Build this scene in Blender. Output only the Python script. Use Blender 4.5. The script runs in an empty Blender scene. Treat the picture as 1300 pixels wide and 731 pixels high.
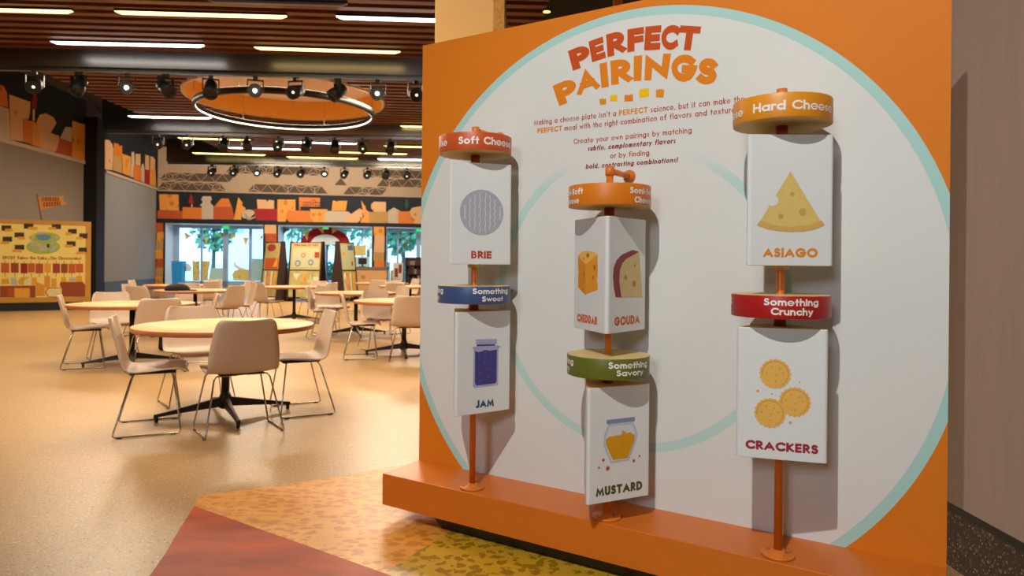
import bpy, bmesh, math, random
from mathutils import Vector, Matrix
from mathutils.geometry import delaunay_2d_cdt
random.seed(7)
S = bpy.context.scene
COL = S.collection
PI = math.pi
def R(a): return math.radians(a)

# ------------------------------------------------------------------ camera, sky, lights, exposure
EYE = 1.25
cam_d = bpy.data.cameras.new('camera'); cam = bpy.data.objects.new('camera', cam_d); COL.objects.link(cam)
cam_d.sensor_width = 36; cam_d.lens = 874.6/1300*36
cam_d.shift_y = -30.05/1300
ROLL = 0.0092
_c, _s = math.cos(ROLL), math.sin(ROLL)
cam.matrix_world = Matrix(((_c, -_s, 0, 0), (0, 0, -1, 0), (_s, _c, 0, EYE), (0, 0, 0, 1)))
cam_d.dof.use_dof = True; cam_d.dof.focus_distance = 3.0; cam_d.dof.aperture_fstop = 4.0
cam_d.clip_start = .05; cam_d.clip_end = 300
S.camera = cam
S.view_settings.view_transform = 'Standard'; S.view_settings.look = 'None'
S.view_settings.gamma = 1; S.view_settings.use_curve_mapping = False
S.view_settings.exposure = 0.0

wd = bpy.data.worlds.new('sky'); S.world = wd; wd.use_nodes = True
bg = wd.node_tree.nodes['Background']
bg.inputs[0].default_value = (.62, .82, 1.0, 1); bg.inputs[1].default_value = 5.5

def lamp(kind, name, loc, target, energy, color, **kw):
    d = bpy.data.lights.new(name, kind); o = bpy.data.objects.new(name, d); COL.objects.link(o)
    o.location = loc
    o.rotation_euler = (Vector(target)-Vector(loc)).to_track_quat('-Z', 'Y').to_euler()
    d.energy = energy; d.color = color
    for k, v in kw.items(): setattr(d, k, v)
    return o
lamp('SUN', 'sun', (0, 20, 30), (3, 44, 8), 3.0, (1, .97, .92), angle=.01)
# the hall's stage spot over the display and the big window behind the visitor
lamp('SPOT', 'display_spot', (-.985, -.79, 5.0), (.66, 2.9, 1.4), 760, (1.0, .965, .915), spot_size=R(54), spot_blend=.9, shadow_soft_size=.035)
lamp('AREA', 'window_light', (-2.6, -4.2, 3.3), (.5, 3.0, 1.1), 115, (.82, .88, 1.0), shape='RECTANGLE', size=1.2, size_y=1.2)
lamp('SPOT', 'column_fill', (-1.0, -1.5, 6.9), (-.44, 6.8, 3.4), 2300, (1.0, .86, .66), spot_size=R(18), spot_blend=.5, shadow_soft_size=.05)  # added lamp without a fixture, brightens the wood-look column
# area fills added under the ceiling to strengthen the strip lights
for x, y, e in ((-7.4, 7.4, 140), (-3.0, 7.4, 210), (-8.2, 13.6, 260), (-2.0, 13.9, 330), (-7.6, 20, 360), (-3.4, 20.5, 360)):
    lamp('AREA', 'hall_fill', (x, y, 4.62), (x, y, 0), e, (1.0, .82, .60), shape='RECTANGLE', size=2.4, size_y=1.6)
lamp('AREA', 'hall_fill', (-3.2, 2.4, 6.2), (-2.9, 6.6, .8), 75, (1.0, .84, .66), shape='RECTANGLE', size=1.6, size_y=1.0, spread=R(75))  # added fill from the viewer's side, lifts the near chair backs
lamp('AREA', 'hall_fill', (-8, 26.5, 5.9), (-10, 32, 3.8), 700, (1.0, .84, .66), shape='RECTANGLE', size=8, size_y=1.5)  # added wash with no fixture, brightens the frieze and back mural

# ------------------------------------------------------------------ materials
def lin(h):
    h = h.lstrip('#'); v = [int(h[i:i+2], 16)/255 for i in (0, 2, 4)]
    return tuple(((c+.055)/1.055)**2.4 if c > .04045 else c/12.92 for c in v)+(1,)
M = {}
def mat(name, col, rough=.5, metal=0, spec=.5, var=.05, scale=6, emit=None, estr=1, bump=0, bscale=40, stretch=None):
    if name in M: return M[name]
    m = bpy.data.materials.new(name); m.use_nodes = True; nt = m.node_tree; b = nt.nodes['Principled BSDF']
    c = lin(col) if isinstance(col, str) else col
    tc = nt.nodes.new('ShaderNodeTexCoord'); src = tc.outputs['Object']
    if stretch:
        mp = nt.nodes.new('ShaderNodeMapping'); mp.inputs['Scale'].default_value = stretch
        nt.links.new(src, mp.inputs[0]); src = mp.outputs[0]
    if var:
        n = nt.nodes.new('ShaderNodeTexNoise'); n.inputs['Scale'].default_value = scale; n.inputs['Detail'].default_value = 3
        nt.links.new(src, n.inputs['Vector'])
        r = nt.nodes.new('ShaderNodeValToRGB'); r.color_ramp.elements[0].position = .3; r.color_ramp.elements[1].position = .7
        r.color_ramp.elements[0].color = tuple(x*(1-var) for x in c[:3])+(1,)
        r.color_ramp.elements[1].color = tuple(min(1, x*(1+var)) for x in c[:3])+(1,)
        nt.links.new(n.outputs['Fac'], r.inputs[0]); nt.links.new(r.outputs[0], b.inputs['Base Color'])
    else: b.inputs['Base Color'].default_value = c
    b.inputs['Roughness'].default_value = rough; b.inputs['Metallic'].default_value = metal
    b.inputs['Specular IOR Level'].default_value = spec
    if emit:
        b.inputs['Emission Color'].default_value = lin(emit) if isinstance(emit, str) else emit; b.inputs['Emission Strength'].default_value = estr
    if bump:
        n2 = nt.nodes.new('ShaderNodeTexNoise'); n2.inputs['Scale'].default_value = bscale; nt.links.new(src, n2.inputs['Vector'])
        bp = nt.nodes.new('ShaderNodeBump'); bp.inputs['Strength'].default_value = bump; bp.inputs['Distance'].default_value = .01
        nt.links.new(n2.outputs['Fac'], bp.inputs['Height']); nt.links.new(bp.outputs[0], b.inputs['Normal'])
    M[name] = m; return m
def spotted(name, base, spot, scale=5, thr=.28, rough=.6, bump=0, emit=0, stretch=None, soft=.04):
    """cheese print: blotches of a darker colour on a base"""
    if name in M: return M[name]
    m = mat(name, base, rough, var=0); nt = m.node_tree; b = nt.nodes['Principled BSDF']
    tc = nt.nodes.new('ShaderNodeTexCoord'); src = tc.outputs['Object']
    if stretch:
        mp = nt.nodes.new('ShaderNodeMapping'); mp.inputs['Scale'].default_value = stretch; nt.links.new(src, mp.inputs[0]); src = mp.outputs[0]
    no = nt.nodes.new('ShaderNodeTexNoise'); no.inputs['Scale'].default_value = scale*1.2
    nt.links.new(src, no.inputs['Vector'])
    mx = nt.nodes.new('ShaderNodeMixRGB'); mx.inputs[0].default_value = .06; nt.links.new(src, mx.inputs[1]); nt.links.new(no.outputs['Color'], mx.inputs[2])
    v = nt.nodes.new('ShaderNodeTexVoronoi'); v.inputs['Scale'].default_value = scale; nt.links.new(mx.outputs[0], v.inputs['Vector'])
    r = nt.nodes.new('ShaderNodeValToRGB'); e = r.color_ramp.elements
    e[0].position = thr; e[0].color = lin(spot); e[1].position = thr+soft; e[1].color = lin(base)
    nt.links.new(v.outputs['Distance'], r.inputs[0]); nt.links.new(r.outputs[0], b.inputs['Base Color'])
    if bump:
        n2 = nt.nodes.new('ShaderNodeTexNoise'); n2.inputs['Scale'].default_value = 3; mp2 = nt.nodes.new('ShaderNodeMapping'); mp2.inputs['Scale'].default_value = (.35, 1.9, 1); mp2.inputs['Rotation'].default_value = (0, 0, .2)
        nt.links.new(tc.outputs['Object'], mp2.inputs[0]); nt.links.new(mp2.outputs[0], n2.inputs['Vector'])
        bp = nt.nodes.new('ShaderNodeBump'); bp.inputs['Strength'].default_value = bump; bp.inputs['Distance'].default_value = .06
        nt.links.new(n2.outputs['Fac'], bp.inputs['Height']); nt.links.new(bp.outputs[0], b.inputs['Normal'])
    return m
def glass(name, tint=(.75, .88, 1, 1), gl=.06):
    if name in M: return M[name]
    m = bpy.data.materials.new(name); m.use_nodes = True; nt = m.node_tree
    for n in list(nt.nodes):
        if n.type != 'OUTPUT_MATERIAL': nt.nodes.remove(n)
    t = nt.nodes.new('ShaderNodeBsdfTransparent'); t.inputs[0].default_value = tint
    g = nt.nodes.new('ShaderNodeBsdfGlossy'); g.inputs['Roughness'].default_value = .05
    x = nt.nodes.new('ShaderNodeMixShader'); x.inputs[0].default_value = gl
    nt.links.new(t.outputs[0], x.inputs[1]); nt.links.new(g.outputs[0], x.inputs[2])
    nt.links.new(x.outputs[0], nt.nodes['Material Output'].inputs[0]); M[name] = m; return m

def film(m):
    nt = m.node_tree; b = nt.nodes['Principled BSDF']; t = nt.nodes.new('ShaderNodeBsdfTranslucent'); x = nt.nodes.new('ShaderNodeMixShader'); x.inputs[0].default_value = .4
    l = b.inputs['Base Color'].links
    if l: nt.links.new(l[0].from_socket, t.inputs[0])
    else: t.inputs[0].default_value = b.inputs['Base Color'].default_value
    nt.links.new(b.outputs[0], x.inputs[1]); nt.links.new(t.outputs[0], x.inputs[2]); nt.links.new(x.outputs[0], nt.nodes['Material Output'].inputs[0])

# ------------------------------------------------------------------ mesh helpers
class MB:
    def __init__(self): self.v = []; self.f = []; self.m = []; self.s = []
    def add(self, vs, fs, mi=0, smooth=False):
        o = len(self.v); self.v += [tuple(p) for p in vs]
        for f in fs: self.f.append(tuple(i+o for i in f)); self.m.append(mi); self.s.append(smooth)
        return self
    def box(self, x0, x1, y0, y1, z0, z1, mi=0):
        vs = [(x, y, z) for z in (z0, z1) for y in (y0, y1) for x in (x0, x1)]
        return self.add(vs, [(0, 2, 3, 1), (4, 5, 7, 6), (0, 1, 5, 4), (2, 6, 7, 3), (0, 4, 6, 2), (1, 3, 7, 5)], mi)
    def hexa(self, bot, top, mi=0):
        vs = list(bot)+list(top); n = len(bot)
        return self.add(vs, [tuple(range(n-1, -1, -1)), tuple(range(n, 2*n))]+[(i, (i+1) % n, (i+1) % n+n, i+n) for i in range(n)], mi)
    def prism(self, pts, z0, z1, mi=0, smooth=False, cap=None):
        n = len(pts); vs = [(x, y, z0) for x, y in pts]+[(x, y, z1) for x, y in pts]
        self.add(vs, [(i, (i+1) % n, (i+1) % n+n, i+n) for i in range(n)], mi, smooth)
        cm = mi if cap is None else cap
        return self.add(vs, [tuple(range(n-1, -1, -1)), tuple(range(n, 2*n))], cm)
    def slab(self, pts, place, d0, d1, mi=0):
        """polygon in a 2D surface frame given thickness: place(x, z, d)"""
        n = len(pts); vs = [place(x, z, d0) for x, z in pts]+[place(x, z, d1) for x, z in pts]
        return self.add(vs, [tuple(range(n-1, -1, -1)), tuple(range(n, 2*n))]+[(i, (i+1) % n, (i+1) % n+n, i+n) for i in range(n)], mi)
    def tube(self, path, r, seg=8, mi=0, caps=True):
        P = [Vector(p) for p in path]; n = len(P); rings = []; u = None
        for i in range(n):
            t = (P[min(i+1, n-1)]-P[max(i-1, 0)]).normalized()
            if u is None: u = t.orthogonal().normalized()
            else:
                u = (u-t*u.dot(t)); u = u.normalized() if u.length > 1e-6 else t.orthogonal().normalized()
            w = t.cross(u); rr = r[i] if isinstance(r, (list, tuple)) else r
            rings.append([P[i]+u*(math.cos(2*PI*k/seg)*rr)+w*(math.sin(2*PI*k/seg)*rr) for k in range(seg)])
        vs = [v for g in rings for v in g]; fs = []
        for i in range(n-1):
            for k in range(seg): fs.append((i*seg+k, i*seg+(k+1) % seg, (i+1)*seg+(k+1) % seg, (i+1)*seg+k))
        self.add(vs, fs, mi, True)
        if caps: self.add(rings[0], [tuple(range(seg-1, -1, -1))], mi); self.add(rings[-1], [tuple(range(seg))], mi)
        return self
    def lathe(self, prof, seg=32, c=(0, 0, 0), mi=0, axis=None, flat=False, caps=True):
        """prof: list of (r, z); axis: 3x3 matrix rotating the z axis"""
        vs = []; fs = []; n = len(prof)
        for r, z in prof:
            for k in range(seg):
                p = Vector((r*math.cos(2*PI*k/seg), r*math.sin(2*PI*k/seg), z))
                if axis is not None: p = axis @ p
                vs.append(p+Vector(c))
        for i in range(n-1):
            for k in range(seg): fs.append((i*seg+k, i*seg+(k+1) % seg, (i+1)*seg+(k+1) % seg, (i+1)*seg+k))
        o = len(self.v); self.add(vs, fs, mi, not flat)
        for i in (0, n-1) if caps else ():
            if prof[i][0] > 1e-5 and abs(prof[i][1]-prof[1 if i == 0 else n-2][1]) > 1e-6:
                ring = vs[i*seg:(i+1)*seg]; self.add(ring, [tuple(range(seg)) if i else tuple(range(seg-1, -1, -1))], mi)
        return self
    def build(self, name, mats, parent=None, bevel=0, bseg=2, label=None, kind=None):
        me = bpy.data.meshes.new(name); me.from_pydata(self.v, [], self.f)
        if not isinstance(mats, (list, tuple)): mats = [mats]
        for m in mats: me.materials.append(m)
        me.polygons.foreach_set('material_index', self.m); me.polygons.foreach_set('use_smooth', self.s)
        bm = bmesh.new(); bm.from_mesh(me); bmesh.ops.remove_doubles(bm, verts=bm.verts, dist=1e-5)
        bmesh.ops.recalc_face_normals(bm, faces=bm.faces); bm.to_mesh(me); bm.free(); me.update()
        o = bpy.data.objects.new(name, me); COL.objects.link(o)
        if parent: o.parent = parent
        if bevel:
            b = o.modifiers.new('bevel', 'BEVEL'); b.width = bevel; b.segments = bseg; b.limit_method = 'ANGLE'; b.angle_limit = R(40)
        if label: o['label'] = label
        if kind: o['kind'] = kind
        return o
def tag(o, label, cat, group=None):
    o['label'] = label; o['category'] = cat
    if group: o['group'] = group
    return o
def thing(name, label, cat, loc=(0, 0, 0), rz=0, group=None):
    o = bpy.data.objects.new(name, None); COL.objects.link(o); o.empty_display_size = .1
    o.location = loc; o.rotation_euler = (0, 0, rz); return tag(o, label, cat, group)
def copy_tree(o, parent=None):
    c = o.copy(); COL.objects.link(c); c.parent = parent
    for ch in list(o.children): copy_tree(ch, c)
    return c
def arc(cx, cy, rx, ry, a0, a1, n=None):
    n = n or max(3, int(abs(a1-a0)/15)); return [(cx+rx*math.cos(R(a0+(a1-a0)*i/n)), cy+ry*math.sin(R(a0+(a1-a0)*i/n))) for i in range(n+1)]

# ------------------------------------------------------------------ geometric sans lettering, drawn as strokes
def _o(x=.3): return arc(x, .32, .3, .32, 0, 360)
GL = {
 'A': (.84, [[(0, 0), (.42, 1), (.84, 0)], [(.16, .3), (.68, .3)]]),
 'B': (.5, [[(0, 0), (0, 1)], [.74, (0, 1.03), (.22, 1.03)]+arc(.22, .785, .22, .245, 90, -90)+[(0, .54)], [.74, (0, .54), (.25, .54)]+arc(.23, .255, .27, .285, 90, -90)+[(0, -.03)]]),
 'C': (.75, [arc(.46, .5, .46, .5, 48, 312)]),
 'D': (.66, [[(0, 0), (0, 1), (.2, 1)]+arc(.2, .5, .46, .5, 90, -90)+[(0, 0)]]),
 'E': (.42, [[(.42, 1), (0, 1), (0, 0), (.42, 0)], [(0, .5), (.38, .5)]]),
 'F': (.42, [[(.42, 1), (0, 1), (0, 0)], [(0, .5), (.38, .5)]]),
 'G': (.92, [arc(.46, .5, .46, .5, 45, 350)+[(.92, .46), (.5, .46)]]),
 'H': (.62, [[(0, 0), (0, 1)], [(.62, 0), (.62, 1)], [(0, .5), (.62, .5)]]),
 'I': (.0, [[(0, 0), (0, 1)]]),
 'J': (.34, [[(.34, 1), (.34, .2)]+arc(.16, .18, .18, .18, 0, -150)]),
 'K': (.56, [[(0, 0), (0, 1)], [(.52, 1), (.06, .5), (.56, 0)]]),
 'L': (.4, [[(0, 1), (0, 0), (.4, 0)]]),
 'M': (.96, [[(0, 0), (.12, 1), (.48, .06), (.84, 1), (.96, 0)]]),
 'N': (.66, [[(0, 0), (0, 1), (.66, 0), (.66, 1)]]),
 'O': (.94, [arc(.47, .5, .47, .5, 0, 360)]),
 'P': (.46, [[(0, 0), (0, 1), (.2, 1)]+arc(.2, .72, .26, .28, 90, -90)+[(0, .44)]]),
 'R': (.5, [[(0, 0), (0, 1), (.2, 1)]+arc(.2, .73, .25, .27, 90, -90)+[(0, .46)], [(.2, .44), (.5, 0)]]),
 'S': (.46, [arc(.23, .76, .2, .24, 35, 265)+arc(.22, .26, .24, .26, 80, -140)]),
 'T': (.58, [[(0, 1), (.58, 1)], [(.29, 0), (.29, 1)]]),
 'U': (.56, [[(0, 1), (0, .28)]+arc(.28, .28, .28, .28, 180, 360)+[(.56, 1)]]),
 'a': (.6, [_o(), [(.6, 0), (.6, .64)]]), 'b': (.6, [_o(), [(0, 0), (0, 1.04)]]),
 'c': (.5, [arc(.3, .32, .3, .32, 50, 310)]), 'd': (.6, [_o(), [(.6, 0), (.6, 1.04)]]),
 'e': (.6, [[.46, (.02, .30), (.6, .30)], [.74]+arc(.3, .32, .335, .355, -4, 310)]),
 'f': (.3, [[(.13, 0), (.13, .82)]+arc(.31, .84, .18, .2, 180, 85), [(0, .62), (.3, .62)]]),
 'g': (.6, [_o(), [(.6, .64), (.6, -.06)]+arc(.32, -.06, .28, .24, 0, -150)]),
 'h': (.46, [[(0, 0), (0, 1.04)], arc(.23, .38, .23, .26, 180, 0)+[(.46, 0)]]),
 'i': (.0, [[(0, 0), (0, .64)], [(0, .92), (0, .95)]]), 'k': (.4, [[(0, 0), (0, 1.04)], [(.36, .64), (.05, .34), (.4, 0)]]),
 'l': (.0, [[(0, 0), (0, 1.04)]]),
 'm': (.8, [[(0, 0), (0, .64)], arc(.2, .4, .2, .24, 180, 0)+[(.4, 0)], arc(.6, .4, .2, .24, 180, 0)+[(.8, 0)]]),
 'n': (.46, [[(0, 0), (0, .64)], arc(.23, .4, .23, .24, 180, 0)+[(.46, 0)]]),
 'o': (.6, [_o()]), 'p': (.6, [_o(), [(0, -.3), (0, .64)]]),
 'r': (.24, [[(0, 0), (0, .64)], arc(.2, .4, .2, .24, 180, 65)]),
 's': (.34, [[.74]+arc(.17, .49, .16, .17, 35, 265)+arc(.16, .165, .18, .165, 80, -140)]),
 't': (.28, [[(.14, 0), (.14, .95)], [(0, .62), (.28, .62)]]),
 'u': (.46, [[(0, .64), (0, .25)]+arc(.23, .24, .23, .24, 180, 360)+[(.46, .64)], [(.46, 0), (.46, .64)]]),
 'v': (.5, [[(0, .64), (.25, 0), (.5, .64)]]), 'w': (.78, [[(0, .64), (.2, 0), (.39, .6), (.58, 0), (.78, .64)]]),
 'x': (.45, [[(0, 0), (.45, .64)], [(0, .64), (.45, 0)]]), 'y': (.5, [[(0, .64), (.26, .04)], [(.5, .64), (.12, -.3)]]),
 '.': (.0, [[(0, 0), (0, .03)]]), ',': (.06, [[(.08, .04), (0, -.12)]]), "'": (.0, [[(.02, 1.02), (0, .82)]]),
 '!': (.0, [[(0, .3), (0, 1.02)], [(0, 0), (0, .03)]]), '-': (.24, [[(0, .34), (.24, .34)]]), ' ': (.2, []),
}
def stroke(pts, h, lo, hi, sub=0):
    closed = math.dist(pts[0], pts[-1]) < 1e-6
    P = [Vector(pts[0])]
    for p in pts[1:]:
        if (Vector(p)-P[-1]).length > h*.05: P.append(Vector(p))
    if closed: P = P[:-1]
    if not closed:
        P[0] = P[0]+(P[0]-P[1]).normalized()*h; P[-1] = P[-1]+(P[-1]-P[-2]).normalized()*h
    if sub:
        Q = []
        L = P+([P[0]] if closed else [])
        for a, b in zip(L[:-1], L[1:]):
            k = max(1, int((b-a).length/sub)); Q += [a+(b-a)*i/k for i in range(k)]
        if not closed: Q.append(P[-1])
        P = Q
    n = len(P); left = []; right = []
    for i in range(n):
        a = P[i-1] if (i or closed) else None; b = P[(i+1) % n] if (i < n-1 or closed) else None
        d0 = (P[i]-a).normalized() if a is not None else None; d1 = (b-P[i]).normalized() if b is not None else None
        if d0 is None: d0 = d1
        if d1 is None: d1 = d0
        n0 = Vector((-d0.y, d0.x)); n1 = Vector((-d1.y, d1.x)); s = n0+n1
        if s.length < .3: s = n0*1.0; k = h
        else: s.normalize(); k = h/max(.35, s.dot(n0))
        left.append(P[i]+s*k); right.append(P[i]-s*k)
    cl = lambda p: Vector((p.x, min(hi, max(lo, p.y))))
    left = [cl(p) for p in left]; right = [cl(p) for p in right]
    return [(left[i], right[i], right[(i+1) % n], left[(i+1) % n]) for i in range(n if closed else n-1)]
def fill(mb, quads, place, mi, k):
    """merge overlapping stroke pieces of one letter into a single flat shape"""
    vs = []; fs = []
    for q in quads:
        for t in ((q[0], q[1], q[2]), (q[0], q[2], q[3])):
            ar = (t[1].x-t[0].x)*(t[2].y-t[0].y)-(t[2].x-t[0].x)*(t[1].y-t[0].y)
            if abs(ar) < 2e-5*k*k: continue
            if ar < 0: t = t[::-1]
            o = len(vs); vs += [p*(1/k) for p in t]; fs.append((o, o+1, o+2))
    if not fs: return
    v, e, f, ov, oe, of = delaunay_2d_cdt(vs, [], fs, 0, 1e-4)
    def inside(p):
        for i in range(0, len(vs), 3):
            a, b, c = vs[i:i+3]
            if (b.x-a.x)*(p.y-a.y)-(b.y-a.y)*(p.x-a.x) >= 0 and (c.x-b.x)*(p.y-b.y)-(c.y-b.y)*(p.x-b.x) >= 0 and (a.x-c.x)*(p.y-c.y)-(a.y-c.y)*(p.x-c.x) >= 0: return True
        return False
    mb.add([place(p.x*k, p.y*k) for p in v], [tuple(t) for t in f if inside((v[t[0]]+v[t[1]]+v[t[2]])/3)], mi)
def text(mb, s, cap, place, width=None, w=.16, mi=0, slant=0, align='l', gap=.14, sub=0, sx=.9):
    """place(x, y) -> 3D point.  cap is the capital height, w the stroke weight as a share of it."""
    tot = sum(GL[c][0] for c in s); fix = sum((w+gap) for c in s)-gap
    if width: sx = (width/cap-fix)/tot
    W = (tot*sx+fix)*cap; x = {'l': 0, 'c': -W/2, 'r': -W}[align]; h = w*cap/2
    for c in s:
        adv, st = GL[c]; Q = []
        for p in st:
            q = []; kw = 1
            if isinstance(p[0], float): kw, p = p[0], p[1:]
            for px, py in p:
                y = (py*(1-w)+w/2)*cap; q.append((x+h+px*sx*cap+slant*y, y))
            ys = [b for a, b in q]; Q += stroke(q, h*kw, min(ys)-h*kw, max(ys)+h*kw, sub)
        fill(mb, Q, place, mi, cap); x += (adv*sx+w+gap)*cap
    return W
def quad_letter(mb, ch, q, w=.27, mi=0, d=0, place=None):
    adv, st = GL[ch]; k = 1.0; W = adv*k+w; TL, TR, BR, BL = q
    def pl(x, y):
        a = x/W; b = y
        u = (BL[0]*(1-a)+BR[0]*a)*(1-b)+(TL[0]*(1-a)+TR[0]*a)*b
        z = (BL[1]*(1-a)+BR[1]*a)*(1-b)+(TL[1]*(1-a)+TR[1]*a)*b
        return place(u, z)
    Q = []
    for p in st:
        pp = [(px*k+w/2, py*(1-w)+w/2) for px, py in p]; ys = [b for a, b in pp]
        Q += stroke(pp, w/2, max(0, min(ys)-w/2), min(1, max(ys)+w/2))
    fill(mb, Q, pl, mi, 1)

# ------------------------------------------------------------------ colours
P_ORANGE = '#D87A1A'; P_WHITE = '#D9DAD4'
mat('white_paint', '#E0E4E1', .45, var=.01); mat('cream_edge', '#D9BE7E', .6, var=.08, scale=14)
mat('pole_orange', '#D8741E', .35, var=.03); mat('panel_orange', '#D2701E', .38, var=.03, scale=3)
mat('ink_rust', '#C4501C', .7, spec=.15, var=0); mat('ink_orange', '#E0811C', .7, spec=.15, var=0); mat('ink_brown', '#B04E2E', .7, spec=.15, var=0); mat('ink_maroon', '#8A2A2A', .7, spec=.15, var=0)
mat('ink_yellow', '#F2BE12', .7, spec=.15, var=0); mat('ink_gold', '#DC8F1E', .7, spec=.15, var=0)
mat('letter_white', '#F1EDE2', .5, var=0)
mat('black', '#0B0C0E', .5, var=.1); mat('dark_bronze', '#3A332C', .4, .6, var=.05); mat('chrome', '#B9B4AA', .22, 1, var=0)
mat('navy', '#0E1520', .7, var=.06)
mat('amber', '#E89A38', .7, var=.05)
spotted('c_amber', '#E89C3E', '#D27A26', 3.2, .30); spotted('c_amber2', '#E8992C', '#C06F1E', 2.0, .18)
spotted('c_orange', '#E07A22', '#BE5A18', 1.9, .2); mat('c_rust', '#BE5420', .7, var=.06)
mat('c_red', '#A5141C', .7, var=.04); mat('c_beige', '#C9B59C', .7, var=.04); spotted('c_peach', '#E0AE78', '#C48442', 2.2, .14)
mat('c_tan', '#BE9252', .7, var=.05); mat('c_green', '#2E5148', .8, var=.1)
CH = {k: M['c_'+k] for k in ('amber', 'amber2', 'orange', 'rust', 'red', 'beige', 'peach', 'tan', 'green')}
def frame(P0, d):
    d = Vector((d[0], d[1], 0)).normalized(); n = Vector((d.y, -d.x, 0)); P0 = Vector((P0[0], P0[1], 0))
    f = lambda s, z, off=0: P0+d*s+n*off+Vector((0, 0, z))
    f.rz = math.atan2(d.y, d.x); f.P0 = P0; return f
BW = frame((-16.5, 31.9), (math.cos(R(9.5)), math.sin(R(9.5))))
LF = frame((-15.26, 25.8), (-1.24, 6.1))
LN = frame((-12.7, 17.1), (-.33, 3.9))
def fbox(mb, fr, s0, s1, o0, o1, z0, z1, mi=0):
    q = [fr(s, 0, o) for s, o in ((s0, o0), (s1, o0), (s1, o1), (s0, o1))]
    return mb.hexa([p+Vector((0, 0, z0)) for p in q], [p+Vector((0, 0, z1)) for p in q], mi)

# ------------------------------------------------------------------ the hall: floor, walls, ceiling
fm = mat('terrazzo', '#B8925F', .33, var=.05, scale=1.2)
def terrazzo(m, base, chips, scale, rough_bump=0):
    nt = m.node_tree; b = nt.nodes['Principled BSDF']; tc = nt.nodes.new('ShaderNodeTexCoord')
    src = b.inputs['Base Color'].links[0].from_socket if b.inputs['Base Color'].links else None
    for (col, sc, th, am) in chips:
        v = nt.nodes.new('ShaderNodeTexVoronoi'); v.inputs['Scale'].default_value = sc; nt.links.new(tc.outputs['Object'], v.inputs['Vector'])
        r = nt.nodes.new('ShaderNodeValToRGB'); r.color_ramp.elements[0].position = th; r.color_ramp.elements[0].color = (am, am, am, 1)
        r.color_ramp.elements[1].position = th+.04; r.color_ramp.elements[1].color = (0, 0, 0, 1); nt.links.new(v.outputs['Distance'], r.inputs[0])
        w = nt.nodes.new('ShaderNodeTexWhiteNoise') ; nt.links.new(v.outputs['Color'], w.inputs['Vector'])
        mu = nt.nodes.new('ShaderNodeMath'); mu.operation = 'MULTIPLY'; nt.links.new(r.outputs[0], mu.inputs[0]); nt.links.new(w.outputs['Value'], mu.inputs[1])
        x = nt.nodes.new('ShaderNodeMixRGB'); nt.links.new(mu.outputs[0], x.inputs[0])
        if src: nt.links.new(src, x.inputs[1])
        else: x.inputs[1].default_value = lin(base)
        x.inputs[2].default_value = lin(col); src = x.outputs[0]
    nt.links.new(src, b.inputs['Base Color'])
terrazzo(fm, '#B59468', [('#4E3C2A', 52, .2, .9), ('#D6C39E', 44, .26, .6), ('#6B5840', 105, .32, .7)], 1)
MB().box(-19, 9, -6.2, 37, -.2, 0).build('floor', fm, kind='structure')
mat('fabric_gray', '#887C70', .9, var=.025, scale=2, stretch=(6, 6, .6), bump=.05)
mat('hall_dark', '#2A2320', .9, var=.05); mat('hall_paint', '#77695C', .9, var=.04)
mat('trim_cream', '#C9AE92', .6, var=.03)
m = MB(); fbox(m, LN, -27, 3.95, -.3, 0, 0, 4.2); fbox(m, LN, -27, 3.95, -.3, 0, 4.2, 7.2, 1); m.build('wall_left', [M['fabric_gray'], M['navy']], kind='structure')
m = MB(); fbox(m, LN, -27, 3.95, 0, .05, 4.17, 4.27); m.build('trim_1', M['trim_cream'], kind='structure')
mat('fabric_cool', '#93928F', .9, var=.02, scale=1, stretch=(3, 3, .3)); mat('base_gray', '#5B6470', .7, var=.03)
m = MB(); fbox(m, LF, 0, 6.25, -.3, 0, .45, 4.56); fbox(m, LF, 0, 6.25, -.3, 0, 4.56, 7.2, 1); fbox(m, LF, 0, 6.25, -.3, .02, 0, .45, 2); m.build('wall_left_far', [M['fabric_cool'], M['navy'], M['base_gray']], kind='structure')
m = MB(); fbox(m, LF, 0, 6.2, 0, .05, 4.53, 4.64); m.build('trim_2', M['trim_cream'], kind='structure')
# return between the two left walls, with the black jamb
A = LN(3.95, 0); B_ = LF(0, 0); JF = frame((A.x-.1, A.y), (B_.x-A.x+.1, B_.y-A.y)); JL = (B_-A).length
m = MB(); fbox(m, JF, 0, JL-.03, -.45, -.12, 0, 7.2); m.build('wall_return', M['hall_dark'], kind='structure')
m = MB().box(-13.07, -12.62, 20.9, 21.3, 0, 5.6); m.build('trim_3', M['black'], kind='structure')
# back wall: header, piers, recess for doors and shop window
mat('frieze', '#B59C80', .8, var=.04); mat('frieze_dark', '#5A4A3A', .8, var=.05); mat('jamb_white', '#DDE4EA', .5, var=.02); mat('alu', '#A8C0DC', .4, .3, var=.02)
m = MB()
fbox(m, BW, -.2, 26, -.35, 0, 3.02, 7.2)
for s0, s1 in ((-.2, .355), (4.758, 5.421), (9.815, 10.475), (14.6, 26)): fbox(m, BW, s0, s1, -1.6, 0, 0, 3.02)
for s0, s1 in ((.355, 14.6),): fbox(m, BW, s0, s1, -1.6, -.35, 3.02+.3, 3.6, 1)
m.build('wall_back', [M['navy'], M['jamb_white']], kind='structure')
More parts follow.
